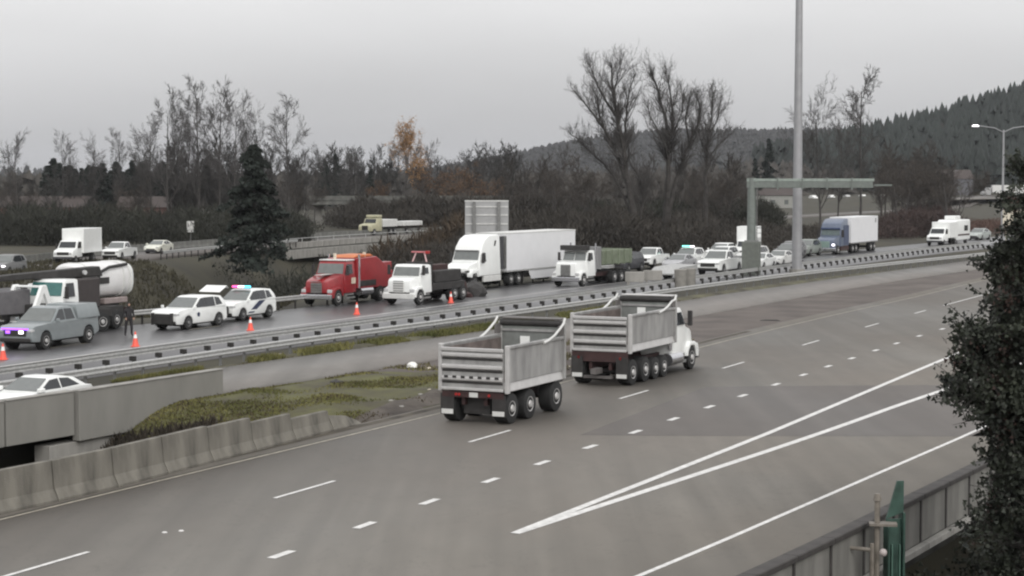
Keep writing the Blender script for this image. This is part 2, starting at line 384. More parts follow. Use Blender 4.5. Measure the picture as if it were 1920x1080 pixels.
# darker resurfaced band across the lanes
pa = np.array([(2.2, 59.3), (6, 59.1), (14.5, 59.0), (16.4, 59.0)]); pb = np.array([(7.7, 73.2), (12, 73.6), (20, 73.9), (23.8, 74.0)])
strip('resurfaced_patch', resample(catmull(pb, 1), 1), resample(catmull(pa, 1), 1), .004, ASPH_D)
mark = thing('road_markings', 'white lane lines, dashes and gore stripes on the wide near carriageway', 'road markings')
line('edge_line', cut(edge_left, 20, 200), .10, .009, PAINT_W, mark)
line('edge_line', cut(edge_right, 20, 90), .14, .009, PAINT, mark)
line('gore_line', gore_1, .23, .013, PAINT, mark)
line('gore_line', gore_2, .26, .009, PAINT, mark)
def dashes(P, starts, ln, w):
    s = arclen(P)
    for t0 in starts:
        t = np.array([t0, t0 + ln / 2, t0 + ln]); t = np.clip(t, 0, s[-1])
        Q = np.stack([np.interp(t, s, P[:, 0]), np.interp(t, s, P[:, 1])], 1)
        line('dash', Q, w, .009, PAINT, mark)
def s_at(P, y): return float(np.interp(y, P[:, 1], arclen(P)))
dashes(lane_a, [s_at(lane_a, y) - 1.5 for y in (27.9, 39.07, 48.75, 59.0, 70.54, 81.8, 93.13, 104.49, 115.11)], 3.05, .13)
lb = [40.19, 43.65, 46.87, 50.23, 53.39, 56.62, 60.01, 63.25, 66.7, 70.19, 74.07, 77.74, 81.33, 85.0, 89.02, 92.82, 97.3, 101.85]
dashes(lane_b, [s_at(lane_b, y) - .45 for y in [36.9, 33.6] + lb], .9, .22)
s0 = s_at(lane_a, 121)
dashes(lane_a, [s0], 40, .13)
dots = [(-8.1, 42.75), (-7.75, 42.95)]
for (x, y), lr in zip(dots, ('left', 'right')):
    tag(MB().cyl((x, y, 0), (x, y, .02), .07, .05, 8).build('lane_button', PAINT), lr + ' one of two white raised buttons alone on the asphalt at lower left', 'road marker', 'pair of white lane buttons')

# middle road (one lane) on its slab
strip('middle_road', cut(mid_far, 30, 222), cut(mid_near, 26, 222), 0, SHLD, thick=.6)
# westbound road
rail_end = np.concatenate([offset(rail_a, .9), cut(offset(edge_p, 2.6), 230, 345)])
fe, rp = cut(far_edge, 45, 345), cut(rail_end, 40, 340)
strip('westbound_road', fe, rp, -.004, WET, thick=.3)
wm = thing('westbound_markings', 'pale edge line and worn lane line on the wet far carriageway', 'road markings')
line('edge_line', cut(edge_p, 42, 335), .16, .006, PAINT, wm)
lw = offset(edge_p, -3.8)
sw = arclen(lw)
for t0 in np.arange(30, 300, 12.2):
    t = np.array([t0, t0 + 1.5, t0 + 3.]); line('dash', np.stack([np.interp(t, sw, lw[:, 0]), np.interp(t, sw, lw[:, 1])], 1), .12, .006, PAINT_W, wm)
# ramp road on the left, curving away behind the trees
def ramp_z(A): return .0 + 2.7 * sstep(560, 640, A[:, 1])
strip('ramp_road', left_far, left_near, ramp_z, ASPH_D, thick=.4)

# ------------------------------------------------------------------ barriers, rails, walls
def seg_frame(a, b):
    a, b = np.array(a[:2]), np.array(b[:2]); d = b - a; L = float(np.linalg.norm(d)); return a, L, math.atan2(d[1], d[0])
def jersey_mesh(L, h, m, w=.3):
    p = [(-w, 0), (-w, .07), (-w * .55, .33), (-.09, h), (.09, h), (w * .55, .33), (w, .07), (w, 0)]
    v = [(x, y, z) for x in (.02, L - .02) for y, z in p]; n = len(p)
    mb = MB().add(v, [tuple(range(n - 1, -1, -1)), tuple(range(n, 2 * n))] + [(i, (i + 1) % n, (i + 1) % n + n, i + n) for i in range(n)])
    return mb.mesh('barrier_section', m, .012, 1)
jl = catmull([(-17.3, 36.2), (-12.72, 45.42), (-11.23, 48.16), (-8.9, 53.8), (-6.3, 59.9), (-5.2, 62.3)], .5); jp = resample(jl, 2.42)
jt = thing('jersey_barrier', 'stained grey concrete barrier low along the near shoulder at left, below the grass', 'barrier', (float(jp[0, 0]), float(jp[0, 1]), 0))
for i in range(len(jp) - 1):
    a, L, an = seg_frame(jp[i], jp[i + 1]); hh = 1.05 - .5 * float(sstep(52, 61, a[1]))
    o = mobj('barrier_section', jersey_mesh(L, hh, CONC_D), jt, (a[0] - jp[0, 0], a[1] - jp[0, 1], .0), (0, 0, an))
# tapered, half-buried end section
a = jp[-1]; d = (jp[-1] - jp[-2]) / np.linalg.norm(jp[-1] - jp[-2])
an = math.atan2(d[1], d[0])
mb = MB().rings([[(x, y * w, z * h) for y, z in ((-.3, 0), (-.3, .12), (-.09, 1), (.09, 1), (.3, .12), (.3, 0))] for x, h, w in ((.02, .5, 1), (1.2, .36, 1), (2.0, .12, .9))])
mobj('end_section', mb.mesh('end_section', CONC_D, .02, 1), jt, (a[0] - jp[0, 0], a[1] - jp[0, 1], 0), (0, 0, an))

# parapet of the middle road
pt = thing('bridge_parapet', 'plain grey concrete parapet panels on the middle bridge, white coupe behind', 'parapet wall')
PW = mat('parapet_concrete', (.215, .208, .19), .85, scale=.9, var=.1, bump=.15, stretch=(1, 1, .4))
ppts = [((-29.5, 35.5), (-23.5, 48.0), .85, -.66), ((-23.5, 48.0), (-17.0, 61.2), .85, -.66), ((-16.97, 61.25), (-15.35, 64.1), .86, -.66), ((-15.2, 64.05), (-11.35, 71.6), .86, -.87)]
for p, q, zt, zb in ppts:
    a, L, an = seg_frame(p, q)
    o = mobj('wall_panel', MB().box(.02, L - .02, -.17, .17, zb, zt).mesh('wall_panel', PW, .02, 1), pt, (a[0], a[1], 0), (0, 0, an))
    mobj('coping', MB().box(.02, L - .02, -.2, .16, zt + .002, zt + .05).mesh('coping', CONC, .01, 1), pt, (a[0], a[1], 0), (0, 0, an))
a, L, an = seg_frame((-15.92, 63.0), (-11.6, 71.2))
tag(mobj('abutment_wall', MB().box(0, L, -.1, .6, -5, -.9).mesh('abutment_wall', CONC, .02, 1), None, (a[0], a[1], 0), (0, 0, an)), 'pale concrete abutment below the parapet beside the dark opening', 'abutment')

def w_beam(P, face, zc=.56, name='rail_beam'):
    """W-beam along the path; face = +1: corrugation bulges to the right of travel"""
    prof = [(-.0, -.155), (.07, -.12), (.07, -.06), (0, 0), (.07, .06), (.07, .12), (0, .155)]
    N_ = normals(P); V = []; n = len(prof)
    for off in (0, -.012):
        for i in range(len(P)):
            for a_, b_ in prof:
                o = (a_ + off) * face; V.append((P[i, 0] + N_[i, 0] * o, P[i, 1] + N_[i, 1] * o, zc + b_))
    Fc = []; K = len(P) * n
    for i in range(len(P) - 1):
        for j in range(n - 1):
            q = (i * n + j, i * n + j + 1, (i + 1) * n + j + 1, (i + 1) * n + j); Fc.append(q); Fc.append(tuple(K + k for k in q[::-1]))
        Fc.append((i * n + n - 1, K + i * n + n - 1, K + (i + 1) * n + n - 1, (i + 1) * n + n - 1))
        Fc.append((i * n, (i + 1) * n, K + (i + 1) * n, K + i * n))
    return mesh_np(name, V, Fc, GALV)
def guardrail(P, face, label, postm, step=1.91, y0=0, y1=1e9, zt=None, blockside=1, psz=(.1, .1), group=None, pz=.70):
    P = cut(resample(P, step), y0, y1)
    z0 = 0.
    t = thing('guardrail', label, 'guardrail', (float(P[0, 0]), float(P[0, 1]), z0), group=group)
    Q = P - P[0]
    mobj('rail_beam', w_beam(Q, face), t)
    pm = MB().box(-psz[0] / 2, psz[0] / 2, -psz[1], 0, -.3, pz).mesh('post', postm, .008, 1)
    bm_ = MB().box(-.07, .07, -.14, .0, min(.40, pz - .2), pz).mesh('spacer_block', POSTM, .005, 1)
    N_ = normals(P)
    for i in range(len(P)):
        an = math.atan2(N_[i, 1], N_[i, 0]) - math.pi / 2
        s = -face
        base = (Q[i, 0] + N_[i, 0] * s * .02, Q[i, 1] + N_[i, 1] * s * .02, 0)
        po = mobj('post', pm, t, (Q[i, 0] + N_[i, 0] * s * .17, Q[i, 1] + N_[i, 1] * s * .17, 0), (0, 0, an if s < 0 else an + math.pi))
        mobj('spacer_block', bm_, po, (0, .15, 0))
    return t
guardrail(rail_a, -1, 'long steel guardrail with dark posts, edging the wet westbound road', POSTM, y0=42, y1=226, psz=(.17, .14), pz=.42)
guardrail(rail_b, 1, 'plain steel guardrail facing the empty middle road, nearer of the two median rails', GALV_D, y0=42, y1=215)
guardrail(far_rail, 1, 'steel guardrail on the far verge behind the police cars and wreckers', POSTM, y0=70, y1=165)
guardrail(offset(left_near, .7), 1, 'guardrail on the near edge of the curving ramp at upper left', POSTM, y0=195, y1=236, step=1.91)
# ramp far-side concrete barrier and the ramp bridge
rb = resample(cut(offset(left_far, .4), 130, 300), 4.)
t = thing('ramp_barrier', 'low concrete barrier along the back of the curving ramp', 'barrier', (float(rb[0, 0]), float(rb[0, 1]), 0))
for i in range(len(rb) - 1):
    a, L, an = seg_frame(rb[i], rb[i + 1]); mobj('barrier_section', jersey_mesh(L, .81, CONC_DK), t, (a[0] - rb[0, 0], a[1] - rb[0, 1], 0), (0, 0, an))
bp = resample(cut(offset(left_near, .25), 232, 278), 5.)
t = thing('ramp_bridge', 'grey concrete ramp bridge with panelled parapet over the dark hollow', 'bridge', (float(bp[0, 0]), float(bp[0, 1]), 0))
for i in range(len(bp) - 1):
    a, L, an = seg_frame(bp[i], bp[i + 1]); lo = (a[0] - bp[0, 0], a[1] - bp[0, 1], 0)
    mobj('girder', MB().box(0, L, -.5, .1, -1.75, -.62).mesh('girder', CONC, .03, 1), t, lo, (0, 0, an))
    for k in range(3):
        mobj('parapet_panel', MB().box(k * L / 3 + .05, (k + 1) * L / 3 - .05, -.1, .12, -.45, .3).mesh('parapet_panel', CONC, .03, 1), t, lo, (0, 0, an))
    mobj('deck_edge', MB().box(0, L, -.02, .09, -.6, -.46).mesh('deck_edge', CONC_DK), t, lo, (0, 0, an))
    mobj('handrail', MB().cyl((0, 0, .8), (L, 0, .8), .05, .05, 6).box(.0, .1, -.04, .04, .3, .8).mesh('handrail', GALV), t, lo, (0, 0, an))
t = thing('bridge_pier_wall', 'dark concrete end wall of the ramp bridge in the hollow', 'retaining wall', (-16.3, 268, 0))
MB().box(-1.2, 1.2, -3, 6, -8, -.5).build('wall', CONC_DK, t)

# right-hand bridge edge: panels of the barrier's outer face, coping, ledge
wr = resample(cut(wall_right, 22, 74), 2.15)
t = thing('bridge_edge_wall', 'row of pale panels under a dark coping at the near road edge, lower right', 'parapet wall', (float(wr[0, 0]), float(wr[0, 1]), 0))
EP = mat('edge_panel_concrete', (.15, .145, .132), .9, scale=1.1, var=.3, bump=.3, stretch=(1, 1, .3), col2=(.22, .213, .195))
COP = mat('dark_coping', (.05, .045, .042), .8, scale=2, var=.3)
for i in range(len(wr) - 1):
    a, L, an = seg_frame(wr[i], wr[i + 1]); lo = (a[0] - wr[0, 0], a[1] - wr[0, 1], 0)
    mobj('wall_panel', MB().box(.06, L - .06, -.1, .1, -.66, .42).mesh('wall_panel', EP, .02, 1), t, lo, (0, 0, an))
    mobj('joint_post', MB().box(-.055, .055, -.12, .05, -.66, .42).mesh('joint_post', COP), t, lo, (0, 0, an))
    mobj('ledge', MB().prism([(.02, 0), (L - .02, 0), (L - .02, .16), (.02, .16)], .1).mesh('ledge', CONC, .01, 1), t, (lo[0] + .22 * math.sin(an), lo[1] - .22 * math.cos(an), -.8), (0, 0, an))
    mobj('coping', MB().box(0, L, -.2, .16, .425, .56).mesh('coping', COP, .02, 1), t, lo, (0, 0, an))
bs = cut(wall_right, 20, 76)
strip('bridge_fascia', offset(bs, -.6), offset(bs, .02), -.705, CONC_DK, thick=.22)
strip('bridge_girder', offset(bs, -3.1), offset(bs, -1.5), -.71, CONC_DK, thick=1.5)
# pipe guard and green steel support beside it
bx, by = 8.55, 41.0
t = thing('steel_support', 'green painted steel column with a pointed top at the lower right road edge', 'steel column', (bx, by, -4.5), R(10))
MB().box(-.2, .2, -.02, .02, 0, 5.15).box(-.2, -.15, -.16, .16, 0, 5.0).box(.15, .2, -.16, .16, 0, 5.3).build('column', GREENP, t, .01, 1)
MB().add([(-.2, -.03, 5.15), (.2, -.03, 5.3), (.2, -.03, 6.0), (.05, -.03, 6.0), (-.2, .03, 5.15), (.2, .03, 5.3), (.2, .03, 6.0), (.05, .03, 6.0)], [(0, 1, 2, 3), (7, 6, 5, 4), (0, 4, 5, 1), (1, 5, 6, 2), (2, 6, 7, 3), (3, 7, 4, 0)]).build('gusset_plate', GREENP, t)
MB().box(-.13, -.11, -.2, -.1, .4, 4.6).box(.05, .07, -.2, -.1, .4, 4.6).build('flange', mat('pale_green_paint', (.10, .19, .15), .5), t)
t = thing('pipe_guard', 'brown pipe frame with round finial left of the green column, lower right', 'pipe frame', (7.9, 40.2, -3.75), R(-8))
MB().cyl((0, 0, 0), (0, 0, 4.0), .05, .05, 8).build('upright', BROWNP, t)
MB().cyl((.12, .3, 0), (.12, .3, 4.9), .06, .06, 8).build('upright', BROWNP, t)
for z in (3.85, 3.05): MB().cyl((-1.25, .2, z + .06), (.02, 0, z), .045, .045, 8).build('crossbar', BROWNP, t)
MB().cyl((0, 0, 2.2), (-1.2, .4, 3.1), .045, .045, 8).build('brace', BROWNP, t)
bm = bmesh.new(); bmesh.ops.create_uvsphere(bm, u_segments=10, v_segments=7, radius=.09, matrix=Matrix.Translation((.24, .0, 3.8))); me = bpy.data.meshes.new('finial'); bm.to_mesh(me); bm.free(); me.materials.append(mat('pale_metal', (.45, .40, .38), .4)); mobj('finial', me, t)
MB().cyl((.12, .3, 4.9), (.12, .3, 5.05), .09, .06, 8).build('cap', BROWNP, t)
MB().box(-.05, .55, .15, .5, 4.35, 4.4).build('bracket', BROWNP, t)

# ------------------------------------------------------------------ mast, gantry, signs, lamps
t = thing('high_mast_pole', 'very tall grey lighting mast rising out of the top of the picture', 'light mast', (25.3, 164.2, 0))
MB().cyl((0, 0, 0), (0, 0, 30), .46, .27, 16, cap=True).build('pole', POLE, t, smooth=True)
MB().cyl((0, 0, 0), (0, 0, .35), .7, .7, 12).build('footing', CONC, t)
MB().cyl((0, 0, 29.7), (0, 0, 30.3), 1.1, 1.1, 12).build('lamp_ring', GALV_D, t)

t = thing('sign_gantry', 'green grey cantilever sign gantry with empty arm beside the tall mast', 'sign gantry', (20.75, 160.4, 0), R(-14))
MB().cyl((0, 0, 0), (0, 0, 8.4), .42, .36, 12).build('post', GREENS, t, smooth=True)
MB().box(-.75, .75, -.7, .7, 0, 2.9).build('concrete_base', mat('green_grey_concrete', (.13, .14, .125), .8, var=.15), t, .06, 2)
MB().box(-.4, 10.4, -.3, .3, 8.1, 8.34).build('arm_chord', mat('pale_green_steel', (.27, .31, .28), .55), t, .02, 1)
MB().box(-.4, 10.3, -.28, .28, 7.55, 8.095).build('arm_web', GREENS, t, .02, 1)
MB().box(10.4, 11.9, -.03, .03, 7.72, 7.86).build('arm_stub', GREENS, t)
for k in range(4): MB().box(2.2 + k * 2.1, 2.32 + k * 2.1, -.38, .36, 7.4, 8.42).build('sign_bracket', GREENS, t)
MB().box(-.55, .55, -.55, .55, 2.9, 3.0).build('base_plate', GALV_D, t)
MB().cyl((.5, -.3, 3.0), (.5, -.3, 7.6), .04, .04, 6).build('conduit', GALV_D, t)

t = thing('road_sign', 'large pale sign seen from the back, standing behind the white semi trailer', 'road sign', (-2.15, 157.5, 0), R(-3))
MB().box(-1.85, 1.85, -.03, .03, 3.3, 6.4).build('sign_panel', mat('sign_back', (.36, .36, .36), .6, .2, var=.06), t)
for z in (3.65, 4.45, 5.2, 5.9): MB().box(-1.8, 1.8, -.09, -.034, z, z + .09).build('stiffener', mat('pale_stiffener', (.62, .62, .60), .5), t)
MB().box(-1.87, 1.87, -.06, .05, 6.402, 6.5).build('top_trim', mat('pale_stiffener', (.62, .62, .60), .5), t)
for x in (-1.05, 1.05): MB().box(x - .13, x + .13, -.33, -.095, -.3, 6.4).build('post', GALV_D, t)
t = thing('small_sign', 'small pale sign on a thin post among the trees behind the ramp', 'road sign', (-41.0, 236, 0), 0)
MB().box(-.45, .45, -.02, .02, 1.6, 3.0).build('sign_panel', WHITE_D, t); MB().box(-.06, .06, .03, .12, -.3, 3).build('post', GALV_D, t)

def street_lamp(x, y, z, h, arm, label, double=True, lit=True, rz=0.):
    t = thing('street_lamp', label, 'street lamp', (x, y, z), rz)
    MB().cyl((0, 0, 0), (0, 0, h), .19, .11, 10).build('pole', POLE, t, smooth=True)
    for s in ((-1, 1) if double else (-1,)):
        MB().tube([(0, 0, h - .3), (s * arm * .35, 0, h + .25), (s * arm, 0, h + .55)], .06).build('arm', POLE, t)
        MB().prism([(-.45, 0), (.45, 0), (.3, .2), (-.3, .2)], .16).build('lamp_head', LAMP_W if lit and s < 0 else GREY, t, .03, 1).location = (s * (arm + .2), 0, h + .42)
    return t
street_lamp(62.5, 236, 0, 14.6, 3.4, 'double armed street lamp with one lit head by the wooded hill, upper right')
street_lamp(151, 640, 2, 9, 2.2, 'tiny grey lamp post behind the distant white semi', lit=False)
street_lamp(100, 470, 0, 12, 2.4, 'thin dark lamp post against the brown trees left of the distant semi', lit=False, double=False)

# ------------------------------------------------------------------ vehicles
WCACHE = {}
def wheel(t, x, y, r, w, rim=ALU_L, dish=.55):
    side = 1 if y > 0 else -1; k = (r, w, side, rim.name)
    if k not in WCACHE:
        tm = MB().cyl((0, -w / 2, 0), (0, w / 2, 0), r, r, 20).mesh('wheel', BLACK, r * .12, 2, True)
        yo = side * w / 2
        rm = MB().rings([[(math.cos(a) * rr, yo + side * dy, math.sin(a) * rr) for a in [2 * math.pi * i / 16 for i in range(16)]] for rr, dy in ((r * dish, -.02), (r * dish, .012), (r * dish * .8, -.01), (r * .25, .0), (r * .2, .045))]).mesh('rim', rim, 0)
        WCACHE[k] = (tm, rm)
    tm, rm = WCACHE[k]
    o = mobj('wheel', tm, t, (x, y, r)); mobj('rim', rm, o)
def arc(xc, r, z0, n=7):       # wheel arch, from front to back along the sill
    a0 = math.asin(min(.9, max(-.9, 0)))
    return [(xc + r * math.cos(a), z0 + r * math.sin(a) * 1.05) for a in [math.pi * i / n for i in range(n + 1)]]
CARS = {
 'suv': dict(L=5.05, hw=.98, r=.39, wx=(1.5, -1.5), low=[(-2.42, .36), (-2.52, .5), (-2.5, .92), (-2.42, 1.1), (.85, 1.13), (1.5, 1.12), (2.2, 1.06), (2.44, .95), (2.5, .6), (2.42, .32)],
     top=[(-2.40, 1.1), (-2.3, 1.38), (-2.0, 1.69), (-1.2, 1.76), (-.15, 1.75), (.12, 1.68), (.98, 1.12)], belt=1.1, roof=1.76, ws=((.93, 1.15), (.18, 1.65)),
     win=[[(.82, 1.15), (.05, 1.63), (-.35, 1.66), (-.35, 1.15)], [(-.37, 1.15), (-.37, 1.66), (-1.25, 1.66), (-1.25, 1.15)], [(-1.34, 1.18), (-1.34, 1.65), (-1.75, 1.6), (-1.98, 1.22)]], rw=((-2.36, 1.2), (-2.14, 1.62))),
 'sedan': dict(L=4.8, hw=.92, r=.33, wx=(1.42, -1.38), low=[(-2.3, .3), (-2.4, .5), (-2.36, .82), (-2.2, .95), (-1.4, .98), (.9, .93), (1.5, .88), (2.15, .76), (2.38, .6), (2.4, .42), (2.3, .24)],
     top=[(-2.0, .94), (-1.3, 1.32), (-.7, 1.42), (-.1, 1.43), (.15, 1.38), (1.0, .92)], belt=.93, roof=1.42, ws=((.93, .96), (.2, 1.36)),
     win=[[(.75, .98), (.12, 1.32), (-.35, 1.35), (-.4, .98)], [(-.48, .98), (-.44, 1.35), (-.95, 1.32), (-1.5, 1.02)]], rw=((-1.9, 1.0), (-1.34, 1.29))),
 'pickup': dict(L=5.8, hw=1.0, r=.41, wx=(1.85, -1.75), low=[(-2.85, .5), (-2.9, .6), (-2.88, 1.2), (-.72, 1.22), (1.05, 1.2), (1.6, 1.18), (2.6, 1.1), (2.8, 1.0), (2.86, .62), (2.8, .4)],
     top=[(-.85, 1.2), (-.72, 1.78), (-.4, 1.86), (.25, 1.86), (.5, 1.8), (1.28, 1.19)], belt=1.2, roof=1.86, ws=((1.22, 1.22), (.55, 1.77)),
     win=[[(1.05, 1.26), (.45, 1.74), (.15, 1.76), (.15, 1.26)], [(.06, 1.26), (.06, 1.76), (-.55, 1.74), (-.66, 1.26)]], rw=((-.84, 1.28), (-.72, 1.72))),
}
def car(kind, name, paint, label, cat, x, y, rz, group=None, glass=GLASS_L, rim=GREY, lit=None, canopy=False, z=0., sc=1.):
    c = CARS[kind]; t = thing(name, label, cat, (x, y, z), rz, group); hw = c['hw']
    if sc != 1: t.scale = (sc, sc, sc)
    L2 = c['L'] / 2
    def lw_(px, pz):
        w = hw * (1 - .06 * (abs(pz - .65) > .3)); return w * (1 - .16 * max(0, (abs(px) - L2 + .45) / .45) ** 2)
    low = c['low']; z0 = low[-1][1]
    prof = low[::1] + arc(c['wx'][0], c['r'] * 1.2, z0 - .02)[0:] + arc(c['wx'][1], c['r'] * 1.2, z0 - .02)
    MB().prism(prof, lw_).build('body', paint, t, .035, 2, True)
    def tw(px, pz): f = (pz - c['belt']) / (c['roof'] - c['belt']); return hw * (.93 - .2 * max(0, min(1, f)))
    MB().prism(c['top'], tw).build('roof', paint, t, .04, 2, True)
    for s in (1, -1):
        for w_ in c['win']:
            pts = [(px, s * (tw(px, pz) + .004), pz) for px, pz in (w_ if s < 0 else w_[::-1])]
            MB().panel(pts, .012).build('side_window', GLASS, t)
        MB().box(.9 + (.1 if kind != 'sedan' else -.1), 1.08, s * (hw + .0), s * (hw + .2), c['belt'] + .0, c['belt'] + .17).build('mirror', paint, t, .03, 1)
        (xf, zf) = low[-3] if kind != 'sedan' else low[-4]
        MB().box(L2 - .32, L2 - .03, s * hw * .62, s * hw * .9, zf - .16, zf - .02).build('headlight', (LAMP_W if lit else LENS), t, .03, 1)
        for wx in c['wx']:
            wheel(t, wx, s * (hw - .13), c['r'], .25, rim)
            MB().cyl((wx, s * (hw - .32), c['r'] + .02), (wx, s * (hw - .22), c['r'] + .02), c['r'] * 1.17, c['r'] * 1.17, 14).build('wheel_arch', BLACK, t)
    for (a, b), mtl, nm, dx in ((c['ws'], glass, 'windshield', 1), (c['rw'], GLASS, 'rear_window', -1)):
        w0, w1 = tw(*a) * .93, tw(*b) * .93
        q = [(a[0], -w0, a[1]), (a[0], w0, a[1]), (b[0], w1, b[1]), (b[0], -w1, b[1])]
        dn = Vector((dx * abs(b[1] - a[1]), 0, abs(b[0] - a[0]))).normalized() * .02
        MB().panel([Vector(p) + dn for p in (q if dx > 0 else q[::-1])], .012).build(nm, mtl, t)
    zg = low[-3][1]
    MB().box(L2 - .1, L2 + .0, -hw * .58, hw * .58, zg - .34, zg - .06).build('grille', FRAME, t, .02, 1)
    MB().box(L2 - .14, L2 + .01, -hw * .8, hw * .8, z0, z0 + .17).build('bumper', FRAME if kind != 'sedan' else DGREY, t, .03, 1)
    MB().box(-L2 + .35, L2 - .35, -hw * .8, hw * .8, z0 - .1, z0 + .05).build('underside', BLACK, t)
    if kind == 'pickup' and not canopy:
        MB().box(-2.75, -.95, -hw * .82, hw * .82, 1.1, 1.235).build('bed', FRAME, t)
    if canopy:
        MB().prism([(-2.86, 1.21), (-2.75, 1.88), (-.95, 1.9), (-.92, 1.21)], lambda a, b: hw * (.95 if b < 1.5 else .8)).build('canopy', paint, t, .05, 2, True)
    return t

HZ = lambda deg: math.pi * 1.5 - R(deg)      # facing back along the road
HF = lambda deg: math.pi / 2 - R(deg)        # facing away along it
def lightbar(t, x, z, w=.55, cols=(LAMP_R, LAMP_B)):
    MB().box(x - .14, x + .14, -w, w, z, z + .05).build('light_bar_base', FRAME, t)
    n = len(cols)
    for i, m in enumerate(cols):
        y1 = w - i * 2 * w / n; MB().box(x - .12, x + .12, y1 - 2 * w / n + .02, y1 - .02, z + .052, z + .16).build('light_bar_lens', m, t, .02, 1)

# --- left cluster
t = car('pickup', 'silver_pickup', SILVER, 'silver grey pickup with canopy and violet lights in its grille, at the left edge', 'pickup truck', -22.95, 91.7, HZ(19), canopy=True, glass=GLASS_L, rim=ALU_L, sc=1.06)
for s in (.35, -.35): MB().box(2.86, 2.92, s - .12, s + .12, .78, .92).build('flashing_light', LAMP_W if s > 0 else LAMP_P, t, .01, 1)
MB().box(2.84, 2.90, -.7, .7, .95, 1.03).build('flashing_strip', LAMP_P, t)
t = car('suv', 'police_suv', WHITE, 'white police SUV with raised tailgate, in front of the striped patrol car', 'police car', -18.05, 103.3, HZ(24.5), rim=GREY)
MB().panel([(-2.0, -.7, 1.84), (-2.0, .7, 1.84), (-2.75, .68, 2.16), (-2.75, -.68, 2.16)], .05).panel([(-2.75, -.68, 2.16), (-2.75, .68, 2.16), (-3.05, .6, 2.02), (-3.05, -.6, 2.02)], .05).build('raised_tailgate', WHITE, t, .02, 1)
MB().box(2.52, 2.66, -.62, .62, .35, .8).box(2.5, 2.72, -.66, -.58, .3, .95).box(2.5, 2.72, .58, .66, .3, .95).build('push_bumper', FRAME, t)
MB().cyl((.55, .99, .78), (.55, 1.0, .78), .13, .13, 10).build('door_badge', STRIPE, t)
t = car('suv', 'police_suv', WHITE, 'white police SUV with dark slanting door stripe and lit red and blue roof bar', 'police car', -16.0, 109.6, HZ(23), rim=GREY)
lightbar(t, .1, 1.8, .6, (LAMP_B, LAMP_W, LAMP_R))
for s in (1, -1): MB().panel([(px, s * .99, pz) for px, pz in ([(1.0, .42), (.35, .42), (-1.0, 1.09), (-.3, 1.09)] if s < 0 else [(-.3, 1.09), (-1.0, 1.09), (.35, .42), (1.0, .42)])], .012).build('door_stripe', STRIPE, t)
MB().box(2.52, 2.66, -.62, .62, .35, .8).build('push_bumper', FRAME, t)
# the white coupe behind the parapet
car('sedan', 'white_coupe', WHITE, 'white low coupe on the middle road half hidden by the parapet at left', 'car', -16.75, 64.9, HZ(26), rim=GREY, sc=.92)

